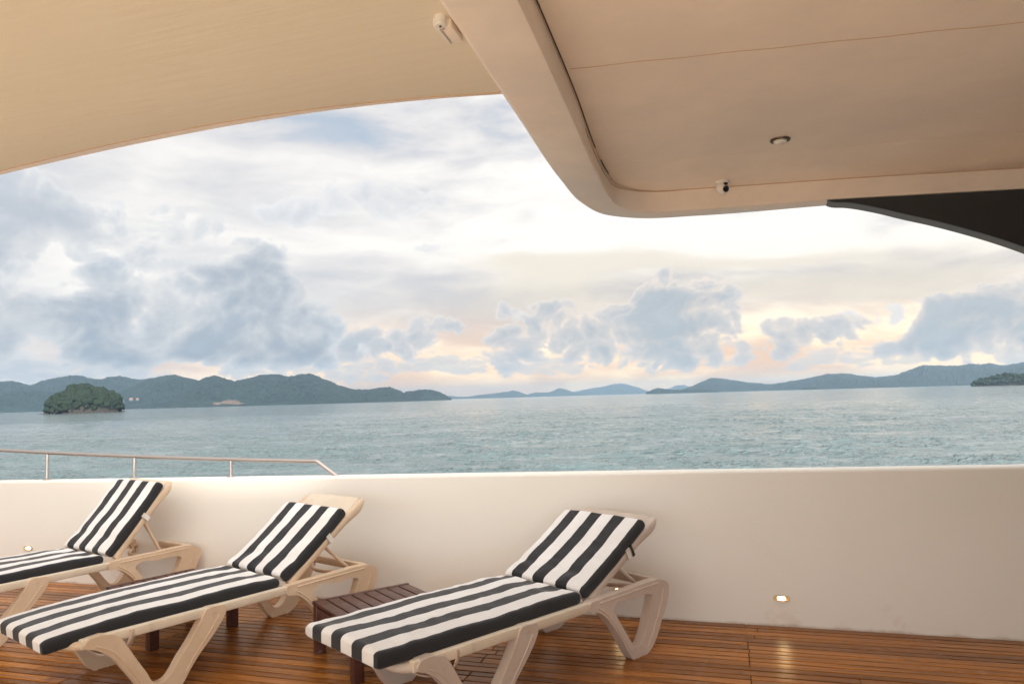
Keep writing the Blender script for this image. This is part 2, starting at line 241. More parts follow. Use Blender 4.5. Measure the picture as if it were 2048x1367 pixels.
# ------------------------------------------------------------------ material helper
class NT:
    def __init__(self, tree): self.t = tree; self.n = tree.nodes; self.l = tree.links
    def new(self, typ, **kw):
        nd = self.n.new(typ)
        for k, v in kw.items(): setattr(nd, k, v)
        return nd
    def put(self, sock, v):
        if isinstance(v, bpy.types.NodeSocket): self.l.new(v, sock)
        elif v is not None: sock.default_value = v
    def math(self, op, a, b=None, c=None, clamp=False):
        nd = self.new('ShaderNodeMath', operation=op); nd.use_clamp = clamp
        for i, v in enumerate((a, b, c)): self.put(nd.inputs[i], v)
        return nd.outputs[0]
    def vec(self, op, a, b=None):
        nd = self.new('ShaderNodeVectorMath', operation=op)
        self.put(nd.inputs[0], a); self.put(nd.inputs[1], b)
        return nd.outputs['Value'] if op in ('DOT_PRODUCT', 'LENGTH') else nd.outputs[0]
    def mix(self, f, a, b, blend='MIX'):
        nd = self.new('ShaderNodeMix', data_type='RGBA', blend_type=blend)
        self.put(nd.inputs[0], f); self.put(nd.inputs[6], a); self.put(nd.inputs[7], b)
        return nd.outputs[2]
    def noise(self, vec, scale, detail=4, rough=.5, lac=2.0, dist=0.0, dim='3D', typ='FBM'):
        nd = self.new('ShaderNodeTexNoise', noise_dimensions=dim); nd.noise_type = typ
        self.put(nd.inputs['Vector'], vec); nd.inputs['Scale'].default_value = scale; nd.inputs['Detail'].default_value = detail
        nd.inputs['Roughness'].default_value = rough; nd.inputs['Lacunarity'].default_value = lac; nd.inputs['Distortion'].default_value = dist
        return nd.outputs[0]
    def ss(self, v, lo, hi, a=0.0, b=1.0):
        nd = self.new('ShaderNodeMapRange', interpolation_type='SMOOTHSTEP')
        self.put(nd.inputs[0], v); self.put(nd.inputs[1], lo); self.put(nd.inputs[2], hi); self.put(nd.inputs[3], a); self.put(nd.inputs[4], b)
        return nd.outputs[0]
    def lin(self, v, lo, hi, a=0.0, b=1.0):
        nd = self.new('ShaderNodeMapRange'); self.put(nd.inputs[0], v)
        for i, q in enumerate((lo, hi, a, b)): self.put(nd.inputs[i+1], q)
        return nd.outputs[0]
    def scale(self, v, k):
        nd = self.new('ShaderNodeVectorMath', operation='MULTIPLY'); self.put(nd.inputs[0], v); nd.inputs[1].default_value = k; return nd.outputs[0]
    def comb(self, x, y, z=0.0):
        nd = self.new('ShaderNodeCombineXYZ')
        for i, q in enumerate((x, y, z)): self.put(nd.inputs[i], q)
        return nd.outputs[0]
    def sep(self, v):
        nd = self.new('ShaderNodeSeparateXYZ'); self.put(nd.inputs[0], v); return nd.outputs
    def attr(self, name):
        nd = self.new('ShaderNodeAttribute', attribute_name=name); return nd
    def bump(self, h, strength=.3, dist=.01, normal=None):
        nd = self.new('ShaderNodeBump'); self.put(nd.inputs['Height'], h); nd.inputs['Strength'].default_value = strength; nd.inputs['Distance'].default_value = dist
        if normal: self.put(nd.inputs['Normal'], normal)
        return nd.outputs[0]
def C4(c): return (c[0], c[1], c[2], 1.0)
def mat(name, rough=.5, color=(.5,.5,.5), metal=0.0, spec=.5):
    m = bpy.data.materials.new(name); m.use_nodes = True
    b = m.node_tree.nodes['Principled BSDF']; b.inputs['Base Color'].default_value = C4(color); b.inputs['Roughness'].default_value = rough
    b.inputs['Metallic'].default_value = metal; b.inputs['Specular IOR Level'].default_value = spec
    return m, NT(m.node_tree), b
def objco(nt): return nt.new('ShaderNodeTexCoord').outputs['Object']
def worldpos(nt): return nt.new('ShaderNodeNewGeometry').outputs['Position']

def gelcoat(name, col, rough=.35, amp=.04, streak=(1,1,1), sc=2.5):
    m, nt, b = mat(name, rough, col)
    p = nt.scale(worldpos(nt), streak)
    n = nt.noise(p, sc, 5, .6); n2 = nt.noise(worldpos(nt), 60, 3, .6)
    d = tuple(c*(1-amp*2.2) for c in col); l = tuple(min(1, c*(1+amp)) for c in col)
    nt.put(b.inputs['Base Color'], nt.mix(nt.ss(n, .3, .7), C4(d), C4(l)))
    nt.put(b.inputs['Roughness'], nt.lin(n, .3, .7, rough-.06, rough+.08))
    nt.put(b.inputs['Normal'], nt.bump(nt.math('ADD', nt.math('MULTIPLY', n, .6), nt.math('MULTIPLY', n2, .06)), .12, .02))
    return m
M = {}
M['hardtop'] = gelcoat('hardtop gelcoat', (.89, .785, .69), .38)
M['ceiling'] = gelcoat('ceiling panel', (.90, .775, .66), .45, .03)
M['dark'] = mat('dark grey paint', .42, (.022, .024, .026))[0]
M['arch_edge'] = mat('grey arch edge', .5, (.12, .12, .12))[0]
M['gap'] = mat('rubber joint', .8, (.11, .075, .05))[0]
M['seam'] = mat('rust stained sealant', .7, (.60, .40, .25))[0]
M['steel'] = mat('brushed steel', .33, (.50, .455, .43), 1.0)[0]
M['bronze'] = mat('dark bronze', .35, (.16, .11, .08), 1.0)[0]
M['lamplit_metal'] = mat('warm brass', .3, (.78, .58, .34), 1.0)[0]  # steel with the lens's warm light put into its colour
M['white_plastic'] = mat('white plastic', .4, (.80, .77, .72))[0]
M['black_plastic'] = mat('black plastic', .25, (.012, .012, .014))[0]
M['rock'] = mat('shore rock', .9, (.018, .015, .012))[0]

def wall_mat():
    m, nt, b = mat('bulwark paint', .5, (.82, .78, .73))
    p = worldpos(nt); z = nt.sep(p)[2]
    n = nt.noise(p, 1.6, 5, .6); n2 = nt.noise(p, 30, 4, .6); n3 = nt.noise(p, 5, 4, .65)
    c = nt.mix(nt.ss(n, .3, .75), C4((.855, .815, .740)), C4((.875, .835, .765)))
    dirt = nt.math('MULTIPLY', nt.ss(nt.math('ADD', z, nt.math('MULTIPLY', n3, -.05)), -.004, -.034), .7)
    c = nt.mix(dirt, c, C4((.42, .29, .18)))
    st = nt.math('MULTIPLY', nt.ss(nt.math('ADD', n3, nt.math('MULTIPLY', z, -.9)), .50, .64), .22)
    c = nt.mix(st, c, C4((.62, .46, .34)))
    nt.put(b.inputs['Base Color'], c)
    nt.put(b.inputs['Normal'], nt.bump(nt.math('ADD', nt.math('MULTIPLY', n2, .12), nt.math('MULTIPLY', n, 1.0)), .07, .02))
    return m
M['wall'] = wall_mat()

def teak():
    m, nt, b = mat('varnished teak', .3, (.3, .12, .04))
    a = nt.attr('plank').outputs['Fac']; p = worldpos(nt)
    s = nt.vec('DOT_PRODUCT', p, tuple(SD)); t = nt.vec('DOT_PRODUCT', p, tuple(TD))
    off = nt.math('MULTIPLY', a, 37.0)
    q = nt.comb(nt.math('ADD', nt.math('MULTIPLY', s, 1.4), off), nt.math('MULTIPLY', t, 45.0), off)
    g = nt.noise(q, 1.6, 6, .62, dist=.6); g2 = nt.noise(q, 7.0, 4, .6)
    big = nt.noise(p, .9, 4, .6)
    c = nt.mix(nt.ss(a, 0, 1), C4((.22, .074, .011)), C4((.54, .200, .030)))
    c = nt.mix(nt.ss(g, .35, .72), c, C4((.15, .052, .010)))
    c = nt.mix(nt.math('MULTIPLY', nt.ss(g2, .55, .8), .35), c, C4((.50, .24, .085)))
    kn = nt.ss(nt.noise(nt.scale(p, (3.2, 3.2, 3.2)), 1.6, 3, .5), .66, .76)
    c = nt.mix(nt.math('MULTIPLY', kn, .45), c, C4((.06, .028, .014)))
    sc = nt.ss(nt.noise(p, 9, 5, .75), .70, .76)
    c = nt.mix(nt.math('MULTIPLY', sc, .35), c, C4((.42, .33, .25)))
    nt.put(b.inputs['Base Color'], c)
    nt.put(b.inputs['Roughness'], nt.math('ADD', nt.lin(big, .3, .7, .15, .30), nt.math('MULTIPLY', g, .12)))
    nt.put(b.inputs['Normal'], nt.bump(nt.math('ADD', g, nt.math('MULTIPLY', g2, .4)), .16, .004))
    b.inputs['Specular IOR Level'].default_value = .32; b.inputs['Coat Weight'].default_value = 0; b.inputs['Coat Roughness'].default_value = .16
    return m
M['teak'] = teak()
M['caulk'] = mat('black deck caulk', .7, (.014, .011, .009))[0]

def fabric_stripe():
    m, nt, b = mat('striped cushion fabric', .85, (.8,.8,.8), spec=.25)
    a = nt.attr('across').outputs['Fac']; p = objco(nt)
    wob = nt.math('MULTIPLY', nt.math('SUBTRACT', nt.noise(p, 3.0, 2, .5), .5), .008)
    v = nt.math('ADD', a, wob)
    # white outside far edge, then black / white alternating, black near side
    k = nt.math('FRACT', nt.math('DIVIDE', nt.math('ADD', v, .2355), .1690))
    blk = nt.math('LESS_THAN', k, .485)
    blk = nt.math('MULTIPLY', blk, nt.math('GREATER_THAN', v, -.2355))
    blk = nt.math('MAXIMUM', blk, nt.math('GREATER_THAN', v, .272))
    w = nt.noise(p, 420, 2, .6); w2 = nt.noise(p, 6, 4, .6)
    white = nt.mix(nt.ss(w2, .35, .7), C4((.80, .77, .74)), C4((.87, .85, .83)))
    black = nt.mix(w, C4((.014, .014, .016)), C4((.040, .040, .042)))
    nt.put(b.inputs['Base Color'], nt.mix(blk, white, black))
    b.inputs['Sheen Weight'].default_value = .25; b.inputs['Sheen Roughness'].default_value = .4
    nt.put(b.inputs['Normal'], nt.bump(nt.math('ADD', nt.math('MULTIPLY', w, .25), nt.noise(p, 14, 5, .6)), .16, .012))
    return m
M['stripe'] = fabric_stripe()

def plastic(name, col, col2, rough=.5):
    m, nt, b = mat(name, rough, col); p = objco(nt)
    n = nt.noise(p, 5, 5, .65); n2 = nt.noise(p, 80, 3, .6); n3 = nt.noise(p, 16, 4, .7)
    c = nt.mix(nt.ss(n, .32, .7), C4(col), C4(col2))
    c = nt.mix(nt.math('MULTIPLY', nt.ss(n3, .58, .75), .25), c, C4(tuple(q*.55 for q in col)))
    nt.put(b.inputs['Base Color'], c)
    nt.put(b.inputs['Roughness'], nt.lin(n3, .3, .7, rough-.08, rough+.12))
    nt.put(b.inputs['Normal'], nt.bump(nt.math('ADD', n2, nt.math('MULTIPLY', n, .8)), .08, .006))
    return m
M['tan'] = plastic('tan resin', (.66, .49, .335), (.73, .56, .395))
M['taupe'] = plastic('weathered taupe resin', (.56, .455, .375), (.63, .52, .44))
M['cream'] = plastic('cream sling', (.70, .59, .455), (.77, .665, .525), .6)
M['strap'] = mat('white elastic strap', .8, (.78, .73, .66))[0]
M['strap_tan'] = mat('beige webbing', .8, (.66, .50, .38))[0]

def mahogany():
    m, nt, b = mat('dark painted wood', .38, (.075, .028, .020)); p = objco(nt)
    g = nt.noise(nt.scale(p, (9, 60, 60)), 1.0, 5, .6); n = nt.noise(p, 9, 5, .7); n2 = nt.noise(p, 45, 3, .7)
    c = nt.mix(g, C4((.055, .020, .015)), C4((.125, .050, .036)))
    worn = nt.math('MULTIPLY', nt.ss(n, .56, .72), nt.ss(n2, .42, .6))
    c = nt.mix(nt.math('MULTIPLY', worn, .6), c, C4((.45, .37, .34)))
    nt.put(b.inputs['Base Color'], c); nt.put(b.inputs['Roughness'], nt.lin(n, .3, .7, .3, .5))
    nt.put(b.inputs['Normal'], nt.bump(g, .15, .003))
    return m
M['mahogany'] = mahogany()

def canvas():
    m, nt, b = mat('cream headlining', .75, (.78, .66, .48)); p = worldpos(nt)
    s = nt.vec('DOT_PRODUCT', p, tuple(SD)); t = nt.vec('DOT_PRODUCT', p, tuple(TD))
    q = nt.comb(nt.math('MULTIPLY', s, 1.2), nt.math('MULTIPLY', t, 16.0), 0.0)
    n = nt.noise(q, 2.2, 5, .65, dist=.3); n2 = nt.noise(p, 1.4, 3, .5); wv = nt.noise(p, 350, 2, .5)
    c = nt.mix(nt.ss(n, .3, .72), C4((.785, .72, .595)), C4((.77, .70, .575)))
    c = nt.mix(nt.math('MULTIPLY', nt.ss(n2, .5, .75), .3), c, C4((.74, .67, .54)))
    crease = nt.ss(nt.math('ABSOLUTE', nt.math('SUBTRACT', nt.noise(q, .55, 2, .4), .5)), .006, .0)
    c = nt.mix(nt.math('MULTIPLY', crease, .10), c, C4((.55, .42, .29)))
    stain = nt.ss(nt.vec('LENGTH', nt.vec('SUBTRACT', p, tuple(Y(-.95, -3.02, 2.44)))), .05, .01)
    c = nt.mix(nt.math('MULTIPLY', stain, .35), c, C4((.38, .30, .22)))
    nt.put(b.inputs['Base Color'], c)
    nt.put(b.inputs['Normal'], nt.bump(nt.math('ADD', nt.math('MULTIPLY', wv, .2), n), .15, .01))
    return m
M['canvas'] = canvas()

def emit(name, col, k):
    m, nt, b = mat(name, .3, (.9,.8,.6)); b.inputs['Emission Color'].default_value = C4(col); b.inputs['Emission Strength'].default_value = k
    return m
M['lamp'] = emit('lit warm lens', (1.0, .74, .38), 20)
M['dead_lens'] = mat('frosted lens', .4, (.85, .82, .75))[0]

def foliage(name, dark, light, sc, bare=False):
    m, nt, b = mat(name, .85, light, spec=.2); p = worldpos(nt)
    n = nt.noise(p, sc, 5, .65); n2 = nt.noise(p, sc*.12, 4, .6)
    c = nt.mix(nt.ss(n, .3, .7), C4(dark), C4(light)); c = nt.mix(nt.math('MULTIPLY', nt.ss(n2, .42, .62), .65), c, C4(tuple((d+2*l)/3*1.15 for d, l in zip(dark, light))))
    if bare:
        a = nt.attr('bare').outputs['Fac']; c = nt.mix(nt.math('MULTIPLY', nt.ss(nt.math('ADD', a, nt.math('MULTIPLY', nt.math('SUBTRACT', n, .5), 1.2)), .35, .6), .9), c, C4((.10, .07, .055)))
    nt.put(b.inputs['Base Color'], c)
    nt.put(b.inputs['Normal'], nt.bump(n, .8, 1.5))
    return m
M['forest'] = foliage('hill forest', (.001, .005, .009), (.016, .031, .030), .055, True)  # blue cast of the distant air is mixed into these leaf colours
M['islet'] = foliage('islet trees', (.004, .009, .006), (.013, .024, .012), .35)

def water():
    m, nt, b = mat('sea water', .09, (.02, .11, .115), spec=1.0); b.inputs['IOR'].default_value = 1.42
    p = worldpos(nt)
    q = nt.scale(p, (1.0, 1.25, 1.0))
    n1 = nt.noise(q, 1.3, 4, .6); n2 = nt.noise(q, 4.5, 3, .6); n3 = nt.noise(q, .22, 3, .55); n4 = nt.noise(q, .012, 3, .5)
    c = nt.mix(nt.ss(n4, .35, .65), C4((.060, .094, .102)), C4((.076, .110, .118)))
    nt.put(b.inputs['Base Color'], c)
    h = nt.math('ADD', nt.math('MULTIPLY', n1, .10), nt.math('ADD', nt.math('MULTIPLY', n2, .03), nt.math('MULTIPLY', n3, .18)))
    def crest(v, sc, pw, lo):
        r_ = nt.math('SUBTRACT', 1.0, nt.math('MULTIPLY', nt.math('ABSOLUTE', nt.math('SUBTRACT', nt.noise(nt.scale(p, v), sc, 3, .55, dist=.4), .5)), 5.0), clamp=True)
        r_ = nt.math('POWER', r_, pw); return nt.math('MULTIPLY', r_, nt.ss(nt.noise(nt.scale(p, (.12, .3, 1)), 1.0, 3, .6), lo, lo+.16))
    h = nt.math('ADD', h, nt.math('MULTIPLY', crest((.42, .85, 1), 1.0, 2.4, .42), .55))
    h = nt.math('ADD', h, nt.math('MULTIPLY', crest((.95, 1.8, 1), 1.0, 2.0, .38), .30))
    nt.put(b.inputs['Normal'], nt.bump(h, .60, .4))
    return m
M['water'] = water()

# ------------------------------------------------------------------ camera
cd = bpy.data.cameras.new('camera'); cam = bpy.data.objects.new('camera', cd); COL.objects.link(cam); S.camera = cam
cd.sensor_width = 36; cd.lens = 1420/2048*36; cd.clip_start = .05; cd.clip_end = 60000
r, u, f = Vector(CAM_R), Vector(CAM_U), Vector(CAM_F)
cam.matrix_world = Matrix(((r.x, u.x, -f.x, 0), (r.y, u.y, -f.y, 0), (r.z, u.z, -f.z, EYE), (0, 0, 0, 1)))

# ------------------------------------------------------------------ deck (planks along s)
dm = MB(); t = -.004; j = 0
while t > -2.7:
    w = .060 if j % 2 == 0 else .046
    gap = .0085
    s = -7.5+random.uniform(0, 1.6) if j % 3 else -7.5+random.uniform(0, .25)
    s0 = -9.0
    cuts = [s0]
    base = [-5.9, -3.9, -1.95, .05, 1.42, 3.3, 5.0]
    for cpos in base:
        if random.random() < .72: cuts.append(cpos+(0 if j % 2 else .0)+random.choice((0, 0, 0, .04, -.35, .5))*(1 if j % 3 == 0 else .12))
    cuts = sorted(cuts)+[6.0]
    for a, b2 in zip(cuts[:-1], cuts[1:]):
        if b2-a < .1: continue
        x0, x1 = a+.002, b2-.002; y1, y0 = t, t-w; e = .0022; zz = random.uniform(-.0006, .0006)
        vs = [Y(x0, y0, -.014), Y(x1, y0, -.014), Y(x1, y1, -.014), Y(x0, y1, -.014),
              Y(x0, y0, zz-e), Y(x1, y0, zz-e), Y(x1, y1, zz-e), Y(x0, y1, zz-e),
              Y(x0+e, y0+e, zz), Y(x1-e, y0+e, zz), Y(x1-e, y1-e, zz), Y(x0+e, y1-e, zz)]
        dm.add(vs, [(0,1,5,4),(1,2,6,5),(2,3,7,6),(3,0,4,7),(4,5,9,8),(5,6,10,9),(6,7,11,10),(7,4,8,11),(8,9,10,11)], random.random())
    t -= w+gap; j += 1
tag(dm.build('deck', M['teak'], smooth=False, attname='plank'), 'varnished narrow teak planks of the yacht deck', kind='structure')
sb = MB(); sb.box(Y(-1.5, -1.35, -.064), 15.2, 2.7, .10, (SD, TD, Vector((0,0,1))))
wd = MB(); wd.box(Y(-1.5, -10.7, -.05), 15.2, 15.9, .10, (SD, TD, Vector((0,0,1))))  # unseen pale floor added to bounce sunlight onto the ceiling
tag(wd.build('bounce_floor', M['wall'], smooth=False), 'unseen pale floor added behind the planks to bounce light up', kind='structure')
tag(sb.build('deck_caulking', M['caulk'], smooth=False), 'black caulk between the deck planks', kind='structure')

# ------------------------------------------------------------------ bulwark
def wall_top(s): return .866+.0181*(s+1.3)
wm = MB(); secs = []
for i in range(61):
    s = -9.0+15.0*i/60; h = wall_top(s); T = .13; r_ = .022
    p = [(0.0, -.5), (0.0, h-r_), (.006, h-.007), (r_, h), (T-r_, h), (T-.006, h-.007), (T, h-r_), (T, -.5)]
    secs.append([Y(s, a, z) for a, z in p])
wm.loft(secs)
tag(wm.build('bulwark', M['wall'], angle=50), 'long cream white bulwark wall along the outer edge of the wooden deck', 'wall')
hm = MB(); hm.box(Y(-1.5, .065, -1.7), 15.0, .12, 2.4, (SD, TD, Vector((0,0,1))))
hull = hm.build('hull_side', M['wall'], smooth=False); tag(hull, 'white hull side below the bulwark', 'hull')

# step lights in the wall
def step_light(s, z, label):
    root = empty('step_light', Y(s, 0, z), -YA, label=label, cat='wall light', group='recessed step lights along the foot of the bulwark')
    def stad(rx, rz, n=14):
        pts = []
        for k in range(n+1):
            a = -math.pi/2+math.pi*k/n; pts.append((rx-rz+rz*math.cos(a), rz*math.sin(a)))
        for k in range(n+1):
            a = math.pi/2+math.pi*k/n; pts.append((-(rx-rz)+rz*math.cos(a), rz*math.sin(a)))
        return pts
    b1 = MB(); b1.prism(stad(.047, .0165), [list(reversed(stad(.036, .0115)))], lambda x, y, h: Vector((x, -h, y)), .001, .007)
    b1.build('bezel', M['lamplit_metal'], root, bevel=.0015)
    b2 = MB(); b2.prism(stad(.036, .0113), [], lambda x, y, h: Vector((x, -h, y)), .0005, .0025); b2.build('reflector', M['lamplit_metal'], root)
    b3 = MB(); b3.prism(stad(.023, .0092), [], lambda x, y, h: Vector((x, -h, y)), .003, .0055); b3.build('lens', M['lamp'], root, bevel=.001)
step_light(-4.24, .262, 'small lit wall light above the left lounger cushion')
step_light(.662, .163, 'lit oval wall light seen through the rear frame of the right lounger')
step_light(1.629, .163, 'lit oval wall light on the bare stretch of bulwark at right')

# ------------------------------------------------------------------ handrail on the bulwark
hr = empty('handrail', Y(-1.38, .06, wall_top(-1.38)), -YA, label='thin stainless steel handrail on posts along the left part of the bulwark', cat='railing')
def hl(s, t, z): return hr.matrix_world.inverted() @ Y(s, t, z)
bpy.context.view_layer.update()
rail_pts = [(-8.8, 1.25), (-7.2, 1.176), (-6.0, 1.122), (-4.662, 1.066), (-4.129, 1.042), (-3.219, 1.008), (-2.299, .982), (-1.60, .968)]
path = [hl(s, .06, z) for s, z in rail_pts]
corner = [hl(-1.60, .06, .968), hl(-1.545, .06, .965), hl(-1.52, .06, .95), hl(-1.49, .06, .93), hl(-1.375, .06, wall_top(-1.375)-.01)]
tb = MB(); tb.tube(smooth_path(path, 6)[:-1]+smooth_path(corner, 5), .0155, 14); tb.build('rail', M['steel'], hr)
for s, z in ((-5.05, 1.082), (-4.129, 1.042), (-3.219, 1.008), (-2.299, .982), (-6.0, 1.122), (-7.2, 1.176)):
    pb = MB(); pb.tube([hl(s, .06, wall_top(s)-.01), hl(s, .06, z)], .0135, 14)
    pb.lathe([(.030, -.002), (.030, .005), (.016, .011)], hl(s, .06, wall_top(s)), (0,0,1), 20)
    pb.build('post', M['steel'], hr)

# ------------------------------------------------------------------ hardtop: frame, recessed ceiling
outer = [(.715,-7.6),(.716,-3.0),(.693,-2.2),(.672,-1.4),(.69,-.96),(.765,-.685),(.93,-.535),(1.3,-.45),(1.95,-.405),(2.9,-.30),(4.0,-.13),(6.0,.2)]
ridge = [(.925,-7.6),(.913,-2.9),(.885,-2.1),(.856,-1.4),(.853,-1.08),(.885,-.82),(1.0,-.68),(1.3,-.615),(1.94,-.55),(2.9,-.378),(4.0,-.18),(6.0,.17)]
groov = [(.915,-7.6),(.905,-2.76),(.885,-2.1),(.848,-1.35),(.848,-1.10),(.875,-.90),(1.0,-.765),(1.3,-.71),(2.06,-.60),(2.9,-.45),(4.0,-.25),(6.0,.10)]
sp = lambda l: smooth_path([(a, b, 0) for a, b in l], 7)
PO, PR, PG = sp(outer), sp(ridge), sp(groov)
ZH = 2.40; ZC = 2.49
secs = []
for o, rr, g in zip(PO, PR, PG):
    d = Vector((rr.x-o.x, rr.y-o.y, 0)); d.normalize()
    def q(v, k, z): w = v+d*k; return Y(w.x, w.y, z)
    secs.append([q(o, 0, 2.72), q(o, 0, ZH+.022), q(o, .006, ZH+.007), q(o, .02, ZH), q(rr, -.02, ZH), q(rr, -.005, ZH+.004), q(rr, 0, ZH+.014), q(g, 0, ZC), q(g, 0, 2.60)])
ht = empty('hardtop', Y(2.4, -3.4, ZH), 0, label='pale pink white hardtop roof with a recessed ceiling over the right side of the deck', cat='roof')
Tl = lambda p: p-ht.location
hm = MB(); hm.loft([[Tl(p) for p in s] for s in secs], closed=False, caps=False); hm.build('edge_frame', M['hardtop'], ht, angle=28)
# top skin
tm = MB(); back = [Y(6.0, -7.6, 2.72)]
tm.add([Tl(Y(p.x, p.y, 2.72)) for p in PO]+[Tl(b) for b in back], [tuple(range(len(PO)+1))]); tm.build('top_skin', M['hardtop'], ht, smooth=False)
# ceiling: strips from groove inboard, with a shallow fold near the outboard side
cm = MB(); cols = []
gap = .003
ups = [p for p in PG]
k0 = 7*4  # the run along the side beam ends, the outboard run starts
for k in range(0, 61):
    pass
def ceil_z(t, g_t):
    d = (g_t-t)
    return ZC+.032*min(1, max(0, d)/.42)
rows = []
out_run = PG[7*3:]           # from the corner outwards along s
for p in out_run:
    s0, t0 = p.x+gap*.7, p.y-gap
    rows.append([Tl(Y(s0, t0-x, ceil_z(t0-x, -.70+.14*max(0, s0-1.3)))) for x in (0, .08, .16, .24, .32, .40, .43, .8, 1.4, 2.0, 3.2, 6.8)])
cm.loft(rows, closed=False, caps=False)
# left strip along the beam (from the groove of the beam to the first column)
left = []
for p in PG[:7*3+1]:
    left.append([Tl(Y(p.x+gap, p.y, ceil_z(p.y, -.70))), Tl(Y(.99, p.y, ceil_z(p.y, -.70)+.0001))])
cm2 = MB(); cm2.loft(left, closed=False, caps=False)
ceil = cm.build('ceiling_panel', M['ceiling'], ht, angle=20)
# a single flat sheet above closes every joint
gm = MB(); gm.add([Tl(Y(p.x-.004, p.y+.004, 2.545)) for p in PG]+[Tl(Y(6.0, -7.6, 2.545))], [tuple(range(len(PG)+1))]); gm.build('joint_backing', M['gap'], ht, smooth=False)
cm2.build('ceiling_margin', M['ceiling'], ht, angle=20)
# dark joint line that follows the groove + two open gaps on the beam side
jm = MB()
ends = PG[7:7*10]
jm.tube([Tl(Y(p.x+.002, p.y-.003, ZC-.0005)) for p in ends[10:]], .0028, 6); jm.build('joint', M['seam'], ht)
for a, b in ((0, 14), (17, 23)):
    gmb = MB(); gmb.tube([Tl(Y(p.x+.004, p.y-.002, ceil_z(p.y, -.7)-.001)) for p in PG[6+a:6+b+1]], .0026, 6); gmb.build('open_joint', M['gap'], ht)
sm = MB(); zs = ZC+.0315
pts = [Y(.91+1.9*k/30, -2.265+.125*(1.9*k/30)/1.0*1.0+.003*math.sin(k*1.3), zs) for k in range(31)]
sm.tube([Tl(p) for p in pts], .0022, 6, flat=.5); sm.build('seam', M['seam'], ht)
sm = MB(); sm.tube([Tl(Y(.90+2.6*k/30, -1.19+.14*(2.6*k/30), ZC+.0315)) for k in range(31)], .0018, 6, flat=.5); sm.build('seam', M['ceiling'], ht)

# downlight
dl = empty('downlight', Y(1.66, -1.255, ZC+.032), 0, label='unlit round downlight with a dark ring set in the right hand ceiling', cat='ceiling light')
b1 = MB(); b1.lathe([(.030, .004), (.030, -.004), (.036, -.009), (.043, -.006), (.045, .004)], (0,0,0), (0,0,1), 36); b1.build('ring', M['bronze'], dl)
b2 = MB(); b2.lathe([(.0295, .0), (.0295, -.012), (.024, -.016), (.001, -.018)], (0,0,0), (0,0,1), 32); b2.build('lens', M['dead_lens'], dl)
# dome camera
cp = Y(1.405, -.77, ZC+.006)
cc = empty('security_camera', cp, 0, label='white dome security camera hanging from the ceiling edge', cat='camera')
b1 = MB(); b1.lathe([(.036, .006), (.036, -.010), (.031, -.015), (.0, -.015)][:3]+[(.001, -.016)], (0,0,0), (0,0,1), 32); b1.build('base', M['white_plastic'], cc)
ball_c = Vector((0, 0, -.036))
b2 = MB(); prof = [(.034*math.sin(math.pi*k/16), -.034*math.cos(math.pi*k/16)) for k in range(1, 16)]
b2.lathe([(max(a, .0005), h) for a, h in prof], ball_c, (0,0,1), 32); ball = b2.build('ball', M['white_plastic'], cc)
look = (Vector((0, 0, 1.0))-Vector((cp.x, cp.y, 1.9))+Vector((2.2, .6, -.1))).normalized()
b3 = MB(); b3.lathe([(.017, .026), (.017, .0345), (.012, .036), (.001, .0365)], ball_c, look, 24)
side = look.cross(Vector((0,0,1))).normalized(); upv = side.cross(look)
b3.lathe([(.011, .026), (.011, .034), (.001, .035)], ball_c+upv*.018-look*.006, look+upv*.35, 20); b3.build('lens', M['black_plastic'], cc)

# ------------------------------------------------------------------ awning roof to the left of the beam
aw = empty('awning', Y(-1.5, -4.2, 2.42), 0, label='cream awning panel with a curved outer edge overhead at upper left', cat='awning')
Ta = lambda p: p-aw.location
def camber(s):
    x = (s-.69)/(-4.0-.69); return 0.0*x
def out_s(t):
    for a, b in zip(PO[:-1], PO[1:]):
        if a.y <= t <= b.y: return a.x+(b.x-a.x)*(t-a.y)/(b.y-a.y+1e-9)
    return .70
def edge_t(s):
    xs = [-9.0, -3.0, -2.3, -1.61, -.85, -.245, .25, .68, .9]; ts = [-1.2, -2.08, -2.225, -2.333, -2.417, -2.453, -2.435, -2.362, -2.31]
    return float(np.mean([np.interp(s+d_, xs, ts) for d_ in (-.22, -.11, 0, .11, .22)]))
am = MB(); secs = []
for k in range(49):
    x_ = 8.2*(k/48)**1.15; s = .69-x_; e = edge_t(s); z = 2.425+camber(s)
    secs.append([Ta(Y(out_s(tt)+.003-x_, tt, zz)) for tt, zz in ((e, z+.045), (e, z+.006), (e-.004, z), (e-.075, z-.001), (e-.09, z+.02), (-7.6, z+.03), (-7.6, z+.06))])
am.loft(secs, closed=True, caps=True); am.build('edge_strip', M['hardtop'], aw, angle=30)
am = MB(); secs = []
for k in range(61):
    x = 8.1*(k/60)**1.6; s = .685-x; e = edge_t(s)-.026-.026*max(0.0, math.sin(math.pi*min(1.0, max(0.0, x/3.0)))); z = 2.425+camber(s)-.005
    cr = .022
    e2 = e-(cr-math.sqrt(max(0, cr*cr-(cr-x)**2)) if x < cr else 0)
    secs.append([Ta(Y(out_s(tt)+.003-x, tt, zz)) for tt, zz in ((e2, z+.008), (e2-.003, z), (e2-.012, z-.0015), (e2-.3, z), (e2-1.0, z+.004), (e2-2.2, z+.006), (-7.55, z+.006))])
gk = MB(); gk.tube([s_[1] for s_ in secs if True], .0028, 6); gk.build('edge_line', M['seam'], aw)  # thin tan tube along the border of the headlining
am.loft(secs, closed=False, caps=False); am.build('headlining', M['canvas'], aw, angle=40)
